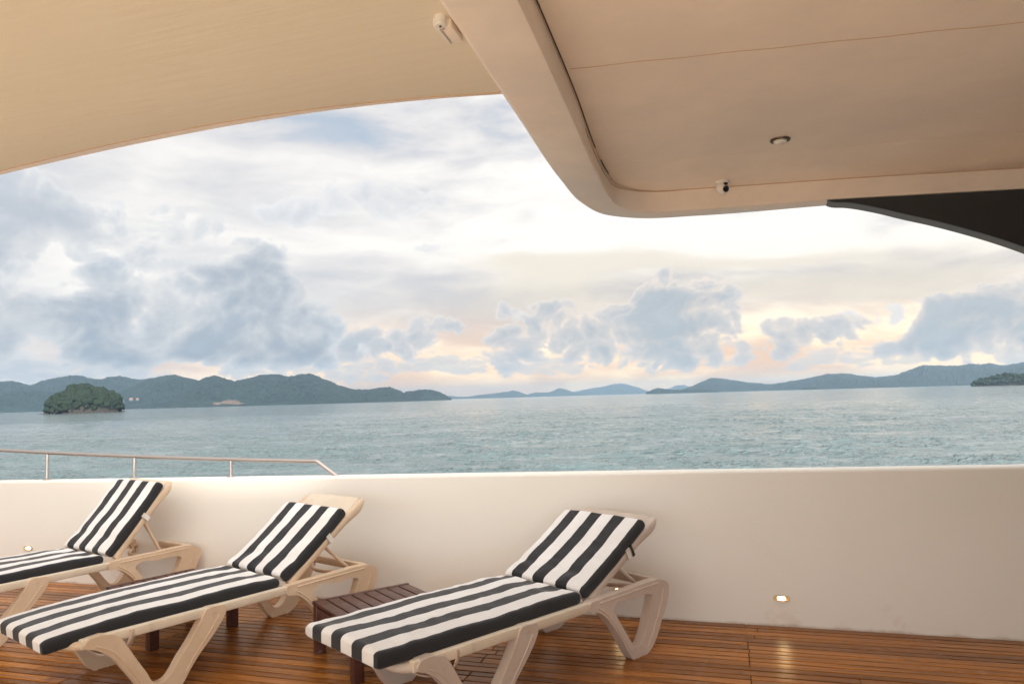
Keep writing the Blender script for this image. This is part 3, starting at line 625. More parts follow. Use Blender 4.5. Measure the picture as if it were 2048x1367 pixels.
# fitting between awning and beam
zf = 2.425+camber(.62)
fx = empty('bracket', Y(.688, -2.835, zf), 0, label='small white bracket screwed to the cream awning beside the beam', cat='bracket')
fx.scale = (.78, .78, .78); Tf = lambda p: p-Y(.655, -2.80, zf)
fb = MB(); fb.box(Tf(Y(.662, -2.80, zf-.020)), .040, .118, .030, (SD, TD, Vector((0,0,1))), .004); fb.build('body', M['hardtop'], fx)
fb = MB(); fb.box(Tf(Y(.634, -2.80, zf-.024)), .011, .115, .034, (SD, TD, Vector((0,0,1))), .004); fb.build('side_plate', M['white_plastic'], fx)
fb = MB(); fb.lathe([(.021, .0), (.021, -.034), (.017, -.038), (.001, -.039)], Tf(Y(.650, -2.875, zf-.001)), (0,0,1), 28)
fb.box(Tf(Y(.640, -2.857, zf-.018)), .038, .036, .034, (SD, TD, Vector((0,0,1))), .004); fb.build('mount', M['white_plastic'], fx)
fb = MB(); fb.lathe([(.0045, .0), (.0045, -.0035), (.001, -.004)], Tf(Y(.650, -2.877, zf-.039)), (0,0,1), 16); fb.build('screw', M['gap'], fx)

# ------------------------------------------------------------------ dark arch at right
AP = Vector((1.94, -.55)); AD = Vector((.98433, .17635)); AN = Vector((-.17635, .98433))
def arc(d, off, z): q = AP+AD*d+AN*off; return Y(q.x, q.y, z)
ar = empty('arch', arc(1.5, .07, 0), 0, label='dark grey arched side panel curving down under the hardtop at far right', cat='arch')
Tr = lambda p: p-ar.location
low = [(0.0, 2.398), (.02, 2.390), (.098, 2.381), (.25, 2.345), (.388, 2.301), (.52, 2.262), (.654, 2.217), (.80, 2.163), (.953, 2.098), (1.2, 1.97), (1.5, 1.75), (1.75, 1.48), (1.92, 1.15), (2.0, .75), (2.02, -.3)]
lowp = [(p.x, p.y) for p in smooth_path([(a, b, 0) for a, b in low], 5)]
poly = lowp+[(3.6, -.3), (3.6, 2.398)]
ab = MB(); ab.prism(poly, [], lambda x, y, h: Tr(arc(x, h, y)), 0.0, .012); ab.build('inner_panel', M['dark'], ar, smooth=False)
ab = MB(); ab.prism([(x+.0, y) for x, y in poly], [], lambda x, y, h: Tr(arc(x+h*.25, h, y)), .0135, .125); ab.build('edge_band', M['arch_edge'], ar, angle=30)

# deckhouse added out of view to keep light off the ceiling at right
dh = MB(); dh.box(Y(5.8, -4.0, 1.2), 2.0, 6.2, 2.5, (SD, TD, Vector((0,0,1))), .03)
tag(dh.build('light_block', M['dark']), 'dark grey deckhouse added unseen beyond the right edge to hold back light', 'light_block')
# ------------------------------------------------------------------ loungers
FRONT_LEG = [(.150,.334),(.158,.318),(.196,.302),(.241,.272),(.288,.225),(.335,.163),(.384,.091),(.425,.026),(.45,.0),(.58,.0),(.603,.018),(.640,.072),(.685,.131),(.737,.185),(.79,.243),(.825,.292),(.838,.322),(.832,.350),(.79,.357),(.73,.354),(.697,.298),(.634,.206),(.586,.146),(.548,.09),(.526,.070),(.500,.063),(.474,.069),(.455,.085),(.433,.126),(.383,.205),(.334,.288),(.312,.322),(.28,.350)]
REAR_OUT = [(1.205,.352),(1.203,.33),(1.21,.312),(1.25,.306),(1.293,.289),(1.342,.249),(1.4,.184),(1.459,.105),(1.51,.03),(1.54,.0),(1.66,.0),(1.69,.014),(1.725,.04),(1.77,.095),(1.805,.151),(1.84,.195),(1.868,.25),(1.885,.295),(1.878,.325),(1.85,.348),(1.80,.366),(1.74,.371),(1.52,.367),(1.36,.367),(1.26,.364),(1.22,.362)]
REAR_IN = [(1.395,.306),(1.55,.309),(1.70,.307),(1.726,.296),(1.718,.26),(1.677,.17),(1.630,.086),(1.605,.064),(1.577,.058),(1.552,.066),(1.530,.088),(1.464,.178),(1.405,.262),(1.388,.288)]
def resample(poly, n=3):
    return [(p.x, p.y) for p in smooth_path([(a, b, 0) for a, b in poly], n, True)]
def cushion(name, parent, L, w, th, fn, seed, nose0=.03, nose1=.02, puff=.004, dip=None):
    """rounded slab along the curve fn(d) -> (point, normal) in the lounger's x-z plane"""
    cm = MB(); secs = []; atts = []; N = 72; r = .020
    ring = []
    hw, ht_ = w/2, th/2
    nx = 26
    for k in range(nx+1): ring.append((-hw+r+(w-2*r)*k/nx, 1.0, 'top'))
    for k in range(1, 6):
        a = math.pi/2*(1-k/6); ring.append((hw-r+r*math.cos(a), None, a))
    ring.append((hw, .25, 'side')); ring.append((hw, -.25, 'side'))
    for k in range(1, 6):
        a = -math.pi/2*(k/6); ring.append((hw-r+r*math.cos(a), None, a))
    for k in range(9): ring.append((hw-r-(w-2*r)*k/8, -1.0, 'bot'))
    for k in range(1, 6):
        a = -math.pi/2-math.pi/2*(k/6); ring.append((-hw+r+r*math.cos(a), None, a))
    ring.append((-hw, -.25, 'side')); ring.append((-hw, .25, 'side'))
    for k in range(1, 6):
        a = math.pi-math.pi/2*(k/6); ring.append((-hw+r+r*math.cos(a), None, a))
    for i in range(N+1):
        x = i/N
        # denser stations at both ends
        d = L*(.5-.5*math.cos(math.pi*x))
        e0 = min(1, d/nose0); e1 = min(1, (L-d)/nose1)
        k0 = math.sqrt(max(0, 1-(1-e0)**2)); k1 = math.sqrt(max(0, 1-(1-e1)**2)); ks = .55+.45*min(k0, k1)
        P, Nn = fn(d); sec = []
        for (yy, n, typ) in ring:
            if n is not None and typ in ('top', 'bot'): nn = n*ht_
            elif n is not None: nn = n*ht_
            else: nn = (ht_-r)*(1 if math.sin(typ) >= 0 else -1)+r*math.sin(typ)
            bump = 0
            if nn > 0:
                c = max(0, 1-(abs(yy)/hw)**4)
                bump = puff*1.6*c*min(k0, k1)+puff*3.2*float(fbm(np.array(d*5.5+seed), np.array(yy*4+seed*2.7), 3, seed))
                bump += puff*1.3*float(fbm(np.array(d*22+seed), np.array(yy*9), 2, seed+4))
                if dip: bump += dip(d, -yy)
            side = puff*2.0*float(fbm(np.array(d*7+seed), np.array(nn*20), 2, seed+8))*(1 if abs(yy) > hw-r else 0)
            ww = (.985+.015*min(k0, k1))
            sec.append(P+Vector((0, yy*ww+math.copysign(side, yy), 0))+Nn*(nn*ks+bump)); atts.append(-yy)
        secs.append(sec)
    cm.loft(secs, True, True, atts)
    return cm.build(name, M['stripe'], parent, angle=180, attname='across')
def lounger(pose, ang, Lback, Lpanel, sag, frame, label, seed, black_strap=False, strap_d=.40):
    x, y, th = pose
    root = empty('sun_lounger', (x, y, 0), th, label=label, cat='sun lounger', group='striped sun loungers in a row by the bulwark')
    V3 = lambda u, v, z: Vector((u, -v, z))
    fm = M[frame]
    for sgn in (1, -1):
        # legs
        lb = MB(); lb.prism(resample(FRONT_LEG), [], lambda a, b, h: V3(a, sgn*h, b), .296, .350)
        for rp in ([(.62, .070), (.665, .138), (.745, .235), (.80, .310)], [(.20, .318), (.262, .283), (.325, .212), (.395, .105), (.44, .038)]): lb.tube(smooth_path([V3(a_, sgn*.3495, b_) for a_, b_ in rp], 6), .0045, 8)
        lb.build('front_leg', fm, root, bevel=.009)
        lb = MB(); lb.prism(resample(REAR_OUT), [list(reversed(resample(REAR_IN)))], lambda a, b, h: V3(a, sgn*h, b), .296, .350)
        for rp in ([(1.27, .325), (1.345, .270), (1.43, .165), (1.53, .035)], [(1.665, .035), (1.735, .125), (1.80, .235), (1.83, .310)], [(1.28, .345), (1.52, .348), (1.78, .350)]): lb.tube(smooth_path([V3(a_, sgn*.3495, b_) for a_, b_ in rp], 6), .0045, 8)
        lb.build('rear_leg', fm, root, bevel=.009)
        for p0, p1 in (((.300, .262), (.440, .050)), ((.590, .050), (.765, .305))):
            pass
        # side rails of the seat
        rb = MB(); rb.box(V3(.690, sgn*.321, .336), 1.10, .040, .046, None, .008); rb.build('side_rail', M['cream'], root)
        # feet pads
    for u, zc, nm in ((.045, .333, 'front_bar'), (1.815, .338, 'rear_bar')):
        fb = MB()
        if nm == 'front_bar':
            pts = [V3(.19, .322, .330), V3(.145, .312, .329), V3(.12, .28, .328), V3(.112, .15, .327), V3(.112, -.15, .327), V3(.12, -.28, .328), V3(.145, -.312, .329), V3(.19, -.322, .330)]
            fb.tube(smooth_path(pts, 5), .021, 12); fb.build('front_bar', fm, root)
        else:
            fb.box(V3(1.822, 0, .338), .034, .594, .050, None, .008); fb.build('rear_bar', fm, root)
    # cross braces between the legs
    for u, z in ((.50, .040), (1.60, .035)):
        pass
    # seat sling under the cushion
    sb = MB(); sb.box(V3(.685, 0, .343), 1.10, .610, .010, None, .003); sb.build('seat_sling', M['cream'], root)
    # cushions
    zt, zb, Ls = .411, .348, 1.200; thk = zt-zb; zc = (zt+zb)/2
    def seat_fn(d):
        k = max(0, 1-d/.55); z = zc-sag*k*k; sl = 2*sag*k/.55
        return Vector((d, 0, z)), Vector((-sl, 0, 1)).normalized()
    def seat_dip(d, v):
        return -.012*math.exp(-((d-1.14)/.06)**2)*(.6+.4*math.sin(v*28+seed))-.006*math.exp(-((d-.62)/.10)**2)*max(0, v/.3)
    cushion('seat_cushion', root, Ls-.004, .598, thk, seat_fn, seed, .030, .030, (.0065 if frame == 'taupe' else .0038), seat_dip)
    c, s = math.cos(ang), math.sin(ang); A = Vector((c, 0, s)); Nn = Vector((-s, 0, c))
    base = Vector((1.205, 0, .411)); mid = base-Nn*(thk/2)
    def back_fn(d):
        return mid+A*(d+.006)+Nn*(.010*math.sin(math.pi*min(1, d/Lback))*-1), Nn
    def back_dip(d, v):
        return .006*math.exp(-((d-.05)/.05)**2)*math.sin(v*30+seed)-.008*math.exp(-((d-.12)/.03)**2)*(.5+.5*math.sin(v*17+seed*2))
    cushion('back_cushion', root, Lback, .598, thk, back_fn, seed+11, .028, .022, .0058, back_dip)
    # backrest: two side rails, top bar, sling
    pb = base-Nn*(thk+.018)
    a0 = .015
    for sgn in (1, -1):
        rb = MB(); prof = []
        for k in range(25):
            d = a0+(Lpanel-a0)*k/24; e = k/24
            bow = .030*math.exp(-((d-Lpanel+.06)/.10)**2)
            hh = .022+.006*math.exp(-((d-Lpanel+.09)/.10)**2)
            if e > .9: hh *= math.sqrt(max(.12, 1-((e-.9)/.1)**2*.9))
            ctr = pb+A*d-Nn*(.004+bow*.45)
            wv = .274-.016*max(0, (e-.86)/.14)**2
            prof.append([ctr+Vector((0, -sgn*(wv+q*.022), 0))+Nn*(w2*hh) for q, w2 in ((-1,-.7),(-.7,-1),(.7,-1),(1,-.7),(1,.7),(.7,1),(-.7,1),(-1,.7))])
        rb.loft(prof); rb.build('back_rail', fm, root, angle=60)
    sl = MB(); secs = []
    for k in range(25):
        d = a0+.01+(Lpanel-a0-.012)*k/24; e = k/24; bow = .030*math.exp(-((d-Lpanel+.06)/.10)**2)
        ctr = pb+A*d-Nn*(bow*.45-.008); wv = .262-.02*max(0, (e-.86)/.14)**2; hh = .011 if e < .97 else .007
        secs.append([ctr+Vector((0, q*wv, 0))+Nn*w2*hh for q, w2 in ((-1,-1),(1,-1),(1,1),(.5,1.1),(0,1.15),(-.5,1.1),(-1,1))])
    sl.loft(secs); sl.build('back_sling', M['cream'] if frame == 'tan' else fm, root, angle=50, bevel=.003)
    # elastic strap round the back panel
    d = strap_d; ctr = pb+A*d
    st = MB(); hw_, hn = .303, .030
    ringp = [(-hw_, hn), (hw_, hn), (hw_, -hn), (-hw_, -hn)]
    secs = []
    for (q, n) in ringp+[ringp[0]]:
        secs.append([ctr+Vector((0, q, 0))+Nn*n+A*a for a in (-.016, .016)])
    st.loft(secs, closed=False, caps=False); so = st.build('back_strap', M['strap'], root, smooth=False)
    so.modifiers.new('Solid', 'SOLIDIFY').thickness = .002
    if black_strap:
        st = MB(); secs = []; ctr2 = ctr+A*.026
        for (q, n) in ringp+[ringp[0]]:
            secs.append([ctr2+Vector((0, q*1.02, 0))+Nn*n*1.1+A*a for a in (-.009, .009)])
        st.loft(secs, closed=False, caps=False); so = st.build('elastic_loop', M['black_plastic'], root, smooth=False)
        so.modifiers.new('Solid', 'SOLIDIFY').thickness = .002
    # prop: two rods and a curved foot bar
    top_d = .345
    tp = pb+A*top_d-Nn*.022
    foot = Vector((1.79 if ang < .8 else 1.66, 0, .315))
    pr = MB()
    for sgn in (1, -1):
        v = Vector((0, -sgn*.20, 0)); pr.tube([tp+v, foot+v+Vector((.012, 0, -.012))], .0105, 10)
    arcp = [foot+Vector((-.10*(1-(k/6-1)**2), -.20+.40*k/12, -.005)) for k in range(13)]
    pr.tube(smooth_path(arcp, 2), .011, 10); pr.build('back_prop', fm, root)
    # notched ledge on each rear rail that carries the prop
    for sgn in (1, -1):
        nb = MB(); nb.box(V3(1.60, sgn*.285, .322), .34, .024, .022, None, .003)
        for k in range(4): nb.box(V3(1.50+.07*k, sgn*.285, .339), .014, .022, .014, None, .003)
        nb.build('notch_ledge', fm, root)
    # webbing loop hanging under the front rail
    lp = [V3(.36, .345, .352), V3(.357, .349, .325), V3(.35, .345, .295), V3(.335, .325, .265), V3(.31, .28, .245), V3(.285, .22, .235), V3(.25, .12, .26), V3(.24, .06, .33)]
    sec = []; P = smooth_path(lp, 5)
    lm = MB()
    for i, p in enumerate(P):
        t = (P[min(i+1, len(P)-1)]-P[max(0, i-1)]).normalized(); w = Vector((1, .25, 0)); w = (w-t*w.dot(t)).normalized()
        sec.append([p-w*.012, p+w*.012])
    lm.loft(sec, closed=False, caps=False); lo = lm.build('tie_strap', M['strap_tan'], root, smooth=True); lo.modifiers.new('Solid', 'SOLIDIFY').thickness = .0025
    return root
lounger((-.763, 3.071, .755), .505, .600, .725, .0, 'taupe', 'lounger with taupe frame and low backrest, nearest the bare wall at right', 3, True, .40)
lounger((-2.336, 3.393, .910), .642, .545, .715, .03, 'tan', 'middle lounger with tan frame whose headrest shows bare above the striped cushion', 5, False, .37)
lounger((-3.716, 4.074, .990), .879, .578, .64, .0, 'tan', 'leftmost lounger with tan frame, steepest backrest and foot end cut off', 9, False, .34)

# ------------------------------------------------------------------ slatted side tables
def table(c1, ang, L, W, Ht, label):
    """c1 = far-left corner on the floor, long side along ang, width to the near side"""
    root = empty('side_table', (c1[0], c1[1], 0), ang, label=label, cat='table', group='dark slatted side tables between the loungers')
    B = lambda x, y, z: Vector((x, -y, z))
    for lx, ly in ((.0275, .0275), (L-.0275, .0275), (.0275, W-.0275), (L-.0275, W-.0275)):
        b = MB(); b.box(B(lx, ly, (Ht-.02)/2), .055, .055, Ht-.02, None, .003); b.build('leg', M['mahogany'], root)
    for (cx, cy, sx, sy) in ((L/2, .012, L-.11, .020), (L/2, W-.012, L-.11, .020), (.012, W/2, .020, W-.11), (L-.012, W/2, .020, W-.11)):
        b = MB(); b.box(B(cx, cy, Ht-.065), sx, sy, .075, None, .003); b.build('apron', M['mahogany'], root)
    n = 8; e = .030
    tb = MB()
    tb.box(B(L/2, e/2, Ht-.010), L+.01, e, .022, None, .003); tb.box(B(L/2, W-e/2, Ht-.010), L+.01, e, .022, None, .003); tb.build('edge_board', M['mahogany'], root)
    pitch = (L+.01)/n
    for k in range(n):
        b = MB(); b.box(B(-.005+pitch*(k+.5), W/2, Ht-.011+random.uniform(-.001, .001)), pitch-.010, W-2*e-.002, .019, None, .003); b.build('slat', M['mahogany'], root)
    return root
table((-1.166, 4.115), .615, .585, .585, .285, 'dark slatted wooden table between the right and middle loungers')
table((-2.59, 4.56), .905, .555, .585, .285, 'dark slatted wooden table mostly hidden behind the middle lounger')

# ------------------------------------------------------------------ sea
def sea():
    A0, A1 = -.95, .95; na = 860
    az = np.concatenate([np.linspace(A1, 2*math.pi+A0, 90)[1:-1]-0.0])
    az = np.concatenate([np.linspace(A0, A1, na), az])
    rs = [9.0]
    while rs[-1] < 330: rs.append(rs[-1]*(1.0032 if 44 < rs[-1] < 200 else 1.0055 if rs[-1] > 200 else 1.06))
    while rs[-1] < 15000: rs.append(rs[-1]*1.035)
    rs = np.array(rs); Rr, Aa = np.meshgrid(rs, az, indexing='ij')
    X = Rr*np.sin(Aa); Yy = Rr*np.cos(Aa); Z = np.full_like(X, SEA); DX = np.zeros_like(X); DY = np.zeros_like(X)
    rng = np.random.default_rng(4)
    foot = np.maximum(Rr*.0032, 1.9*Rr/na)
    for i in range(84):
        lam = .5*(3.4/.5)**rng.random(); k = 2*math.pi/lam
        th = math.radians(190)+rng.normal(0, .5)  # waves travel towards the yacht, slightly to the left
        dx, dy = math.sin(th), math.cos(th)
        amp = .0030*lam*(.5+rng.random()); ph = rng.random()*6.283
        fade = np.clip(lam/(foot*2.2)-1, 0, 1)
        fade = fade*np.clip((420-Rr)/200, 0, 1)
        a = amp*fade; p = k*(X*dx+Yy*dy)+ph
        Z += a*np.cos(p); DX -= 1.05*a*dx*np.sin(p); DY -= 1.05*a*dy*np.sin(p)
    gust = .75+.6*(fbm(X/26, Yy/26, 3, 3)+.25)
    Z = SEA+(Z-SEA)*gust
    for lx, ly, hh, far, sd in ((2.6, 1.15, .125, 230, 71), (1.35, .62, .055, 120, 72), (5.5, 2.6, .20, 420, 73)):
        wx = X+.35*lx*pf(X/lx*.6, Yy/ly*.5, 2, sd+3); wy = Yy+.5*ly*pf(X/lx*.6+7, Yy/ly*.5, 2, sd+4)
        rg = np.clip(1-np.abs(perlin((wx+.25*wy)/lx, wy/ly, sd))*4.2, 0, 1)**1.6
        mk = sst(pf(X/(lx*3.5), Yy/(ly*5), 3, sd+8), -.06, .16)
        Z = Z+hh*rg*mk*np.clip((far-Rr)/(far*.4), 0, 1)*(Rr > 30)
    X = X+DX*gust; Yy = Yy+DY*gust
    n0, n1 = X.shape
    V = np.stack([X, Yy, Z], -1).reshape(-1, 3)
    i, j = np.meshgrid(np.arange(n0-1), np.arange(n1), indexing='ij'); j2 = (j+1) % n1
    F = np.stack([i*n1+j, i*n1+j2, (i+1)*n1+j2, (i+1)*n1+j], -1).reshape(-1, 4)
    me = bpy.data.meshes.new('sea'); me.vertices.add(len(V)); me.vertices.foreach_set('co', V.astype(np.float32).ravel())
    me.loops.add(F.size); me.loops.foreach_set('vertex_index', F[:, ::-1].astype(np.int32).ravel())
    me.polygons.add(len(F)); me.polygons.foreach_set('loop_start', (np.arange(len(F))*4).astype(np.int32))
    me.update(calc_edges=True); me.polygons.foreach_set('use_smooth', np.ones(len(F), bool)); me.materials.append(M['water'])
    o = bpy.data.objects.new('sea', me); COL.objects.link(o); tag(o, 'choppy teal sea', kind='structure')
    ys = Yy.min()
sea()

# ------------------------------------------------------------------ hills
def grid_obj(name, V, n0, n1, m, bare=None):
    i, j = np.meshgrid(np.arange(n0-1), np.arange(n1-1), indexing='ij')
    F = np.stack([i*n1+j, i*n1+j+1, (i+1)*n1+j+1, (i+1)*n1+j], -1).reshape(-1, 4)
    me = bpy.data.meshes.new(name); me.vertices.add(len(V)); me.vertices.foreach_set('co', V.astype(np.float32).ravel())
    me.loops.add(F.size); me.loops.foreach_set('vertex_index', F.astype(np.int32).ravel())
    me.polygons.add(len(F)); me.polygons.foreach_set('loop_start', (np.arange(len(F))*4).astype(np.int32))
    me.update(calc_edges=True); me.polygons.foreach_set('use_smooth', np.ones(len(F), bool)); me.materials.append(m)
    if bare is not None:
        at = me.attributes.new('bare', 'FLOAT', 'POINT'); at.data.foreach_set('value', bare.astype(np.float32).ravel())
    o = bpy.data.objects.new(name, me); COL.objects.link(o); return o
def hill(key, D, width, crown, label, seed, m='forest', bare=None, name='hills'):
    R = RIDGES[key]; az = np.array([a for a, e in R]); el = np.array([e for a, e in R])
    step = max(.00022, crown*.28/D); n = int((az[-1]-az[0])/step)+1; A = np.linspace(az[0], az[-1], n)
    E = np.interp(A, az, el)
    k = max(1, int(.003/step)); ker = np.hanning(2*k+1); ker /= ker.sum()
    E = np.convolve(np.pad(E, k, mode='edge'), ker, mode='valid')
    zr = EYE+D*np.tan(E)-crown*1.0
    nr = 150 if D < 4500 else 72; T = np.linspace(0, 1, nr)
    TT, AA = np.meshgrid(T, A, indexing='ij'); ZR = np.broadcast_to(zr, TT.shape)
    wob = width*(.75+.6*(vnoise(A*D/(width*.8), A*0, seed)))
    W = np.broadcast_to(wob, TT.shape)
    rr = D-W*(1-TT/.72)            # ridge at T=.72, slope falls away behind it
    up = np.clip(TT/.72, 0, 1)
    prof = np.where(TT <= .72, np.sin(up*math.pi/2)**.85*.93+.07*up, 1-((TT-.72)/.28)**1.6*.9)
    H = ZR-SEA
    X = rr*np.sin(AA); Yv = rr*np.cos(AA)
    gul = fbm(AA*D/(width*.33)+1.3*fbm(X/width*2, Yv/width*2, 2, seed+2), TT*1.1, 3, seed)*.55*np.sin(np.clip(TT/.72, 0, 1)*math.pi)
    Z = SEA+H*np.clip(prof+gul*1.25, 0.0, 2)
    bump = domes(X, Yv, crown*1.35, seed)*crown*.95+domes(X, Yv, crown*3.1, seed+4)*crown*.7+fbm(X/(crown*5), Yv/(crown*5), 3, seed+1)*crown*1.3
    Z = Z+bump*np.clip(up*9, 0, 1)-.6*(1-np.clip(up*30, 0, 1))
    V = np.stack([X, Yv, Z], -1).reshape(-1, 3)
    bb = np.zeros_like(Z)
    if bare:
        EL = np.arctan2(Z-EYE, rr)
        for (ca, ce, ra, re) in bare: bb = np.maximum(bb, np.clip(1.3-((AA-ca)/ra)**2-((EL-ce)/re)**2, 0, 1)*(TT < .72))
    o = grid_obj(name, V, nr, n, M[m], bb); tag(o, label, kind='structure'); return o
c0, c1 = SPOTS['clear0'], SPOTS['clear1']
hill('blue_far', 5000, 1100, 11, 'tall blue hills behind the small dark island', 11)
hill('low_left', 3700, 420, 9, 'low dark green shore hill behind the small dark island', 12)
hill('main_a', 3900, 800, 9, 'green hill with a bare rounded top right of the small island', 13)
hill('main_b', 3500, 900, 9, 'long green hill with a bare earth scar above its shore', 14, bare=[((c0[0]*.35+c1[0]*.65), c0[1]*.4+c1[1]*.6, .012, .0030), (c0[0]+.004, c0[1]-.0005, .006, .0018), (c1[0]-.002, c0[1]-.0008, .010, .0014)])
hill('main_c', 3300, 420, 9, 'rounded green headland that ends the left shore', 15)
hill('mid_a', 9500, 700, 12, 'low blue hill right of the green headland', 16)
hill('mid_b', 10500, 800, 12, 'blue hill with a small knob on top', 17)
hill('mid_c', 13200, 1400, 14, 'pale blue hill on the horizon', 18)
hill('far_bump', 13800, 700, 14, 'pale far hill top', 19)
hill('right', 6300, 1300, 13, 'long blue ridge along the right horizon', 20)
hill('dark_low', 4600, 260, 9, 'low flat wooded island before the blue ridge', 21)

# wooded islets: a rocky base, a dome of ground and many crowns as one mass
ICO = None
def ico():
    global ICO
    if ICO is None:
        bm = bmesh.new(); bmesh.ops.create_icosphere(bm, subdivisions=2, radius=1)
        ICO = (np.array([v.co[:] for v in bm.verts]), np.array([[v.index for v in f.verts] for f in bm.faces])); bm.free()
    return ICO
def crowns(name, pts, m, parent, seed, flat=.85):
    V0, F0 = ico(); rng = np.random.default_rng(seed); Vs = []; Fs = []
    for i, (x, y, z, r) in enumerate(pts):
        lump = 1+.55*(vnoise(V0[:, 0]*2.1+i*7.3, V0[:, 1]*2.1+V0[:, 2]*1.7+i*3.1, seed)-.5)+.35*(vnoise(V0[:, 0]*4.6+i, V0[:, 2]*4.6+V0[:, 1]*3.9, seed+1)-.5)
        lump += rng.normal(0, .07, len(V0))
        sc = np.array([r*(.85+.3*rng.random()), r*(.85+.3*rng.random()), r*flat*(.8+.45*rng.random())])
        Vs.append(V0*lump[:, None]*sc+np.array([x, y, z])); Fs.append(F0+i*len(V0))
    V = np.concatenate(Vs); F = np.concatenate(Fs)
    me = bpy.data.meshes.new(name); me.vertices.add(len(V)); me.vertices.foreach_set('co', V.astype(np.float32).ravel())
    me.loops.add(F.size); me.loops.foreach_set('vertex_index', F.astype(np.int32).ravel())
    me.polygons.add(len(F)); me.polygons.foreach_set('loop_start', (np.arange(len(F))*3).astype(np.int32)); me.update(calc_edges=True)
    me.materials.append(m); o = bpy.data.objects.new(name, me); COL.objects.link(o)
    if parent: o.parent = parent
    return o
def islet(name, label, az, D, rx, ry, height, nc, cr, seed, prof=None):
    c = Vector((D*math.sin(az), D*math.cos(az), SEA)); root = empty(name, c, -az, label=label, cat='island')
    rng = np.random.default_rng(seed)
    # ground
    n0, n1 = 24, 72; Vv = []
    for i in range(n0):
        q = i/(n0-1)
        for j in range(n1+1):
            a = 2*math.pi*(j % n1)/n1; k = (1.02-q)*(1+.05*math.sin(3*a+seed)+.03*math.sin(7*a))
            Vv.append((rx*k*math.cos(a), ry*k*math.sin(a), -1.2+(height-cr*2)*math.sqrt(max(0, 1-min(1, k)**2))*.88))
    g = grid_obj('ground', np.array(Vv), n0, n1+1, M['rock']); g.parent = root
    rk = []
    for k in range(150):
        a = rng.random()*6.283; rk.append((rx*1.01*math.cos(a)*(1+rng.normal(0, .015)), ry*1.01*math.sin(a), .2, .8+rng.random()*1.0))
    for k in range(26): rk.append((-rx*(1.0+.16*rng.random()), rng.normal(0, 4), .0, .5+rng.random()*.6)); rk.append((rx*(1.0+.11*rng.random()), rng.normal(0, 4), .0, .4+rng.random()*.6))
    o = crowns('rocks', rk, M['rock'], root, seed+2, .6); o['kind'] = 'stuff'
    pts = []
    while len(pts) < nc:
        x, y = rng.uniform(-1, 1, 2)
        if x*x+y*y > .985: continue
        hz = math.sqrt(max(0, 1-x*x-y*y))**.95
        if prof: hz *= prof(x)
        z = (height-cr*.9)*hz*(.96+.10*math.sin(x*5+1)*math.cos(x*11))+rng.normal(0, 1.1)
        r = cr*(.5+1.25*rng.random()**2.2)*(.75 if hz < .35 else 1)
        pts.append((x*rx*1.02, y*ry*1.02, max(z, .35*r+.4), r))
    o = crowns('trees', pts, M['islet'], root, seed+3); o['kind'] = 'stuff'
    return root
a0_, al, ar_ = SPOTS['islet'][0], SPOTS['islet_l'][0], SPOTS['islet_r'][0]
Di = 1020
islet('wooded_island', 'small dark green wooded island at left, nearest of all the land', (al+ar_)/2+.002, Di, Di*(ar_-al)/2*.94, 42, 33.5, 2300, 2.5, 31)
# the headland at the right edge runs out of the picture
def headland():
    R = RIDGES['headland']; az = np.array([p[0] for p in R]); el = np.array([p[1] for p in R]); D = 1900
    rng = np.random.default_rng(41); pts = []
    root = empty('wooded_headland', (D*math.sin(az[3]), D*math.cos(az[3]), SEA), 0, label='dark green wooded headland entering from the right edge of the sea', cat='headland')
    lx, ly = root.location.x, root.location.y
    while len(pts) < 1500:
        a = rng.uniform(az[0], az[-1]); h = EYE+D*math.tan(np.interp(a, az, el))-SEA; q = rng.random(); d = D+q*130-10
        hh = max(1.5, (h-5)*min(1, .30+q*1.5))
        if rng.random() < .08: hh += rng.random()*4
        rr = 3.0*(.6+.7*rng.random())
        pts.append((d*math.sin(a)-lx, d*math.cos(a)-ly, hh, rr))
    o = crowns('trees', pts, M['islet'], root, 42); o['kind'] = 'stuff'
    V = []
    n = 60
    for i, a in enumerate(np.linspace(az[0]+.0006, az[-1], n)):
        h = EYE+D*math.tan(np.interp(a, az, el))-SEA
        for q in (0, .15, .5, 1): 
            d = D-14+q*150; V.append((d*math.sin(a)-lx, d*math.cos(a)-ly, -.6+max(0, h-9)*min(1, q*1.6)))
    g = grid_obj('ground', np.array(V), n, 4, M['rock']); g.parent = root
headland()
islet('tiny_island', 'tiny flat dark island just before the long blue ridge', RIDGES['tiny'][2][0], 4600, 42, 18, 12.5, 160, 3.6, 51)

# houses and boats on the far shore
M['house'] = mat('white render', .7, (.07, .07, .07))[0]; M['roof'] = mat('red roof tiles', .8, (.30, .13, .09))[0]
def house(sp, D, w, h, label):
    az, el = SPOTS[sp]; z = EYE+D*math.tan(el)
    root = empty('house', (D*math.sin(az), D*math.cos(az), z-h), -az, label=label, cat='house', group='pale houses on the far shore')
    b = MB(); b.box((0, 0, h/2-2), w, w*.7, h+4); b.build('wall', M['house'], root, smooth=False)
    b = MB(); b.add([(-w*.56, -w*.4, h), (w*.56, -w*.4, h), (w*.56, w*.4, h), (-w*.56, w*.4, h), (-w*.5, 0, h+w*.22), (w*.5, 0, h+w*.22)], [(0,1,5,4), (2,3,4,5), (1,2,5), (3,0,4), (3,2,1,0)]); b.build('roof', M['roof'], root, smooth=False)
house('h1', 2950, 6, 3.5, 'pale house with a red roof just right of the small island, upper of the two')
house('h2', 2940, 5, 3.5, 'white house just right of the small island, lower of the two')
house('h3', 2960, 12, 3.5, 'long pale house on the slope, left one of the row')
house('h4', 2970, 9, 3, 'low pale house on the slope, right one of the row')
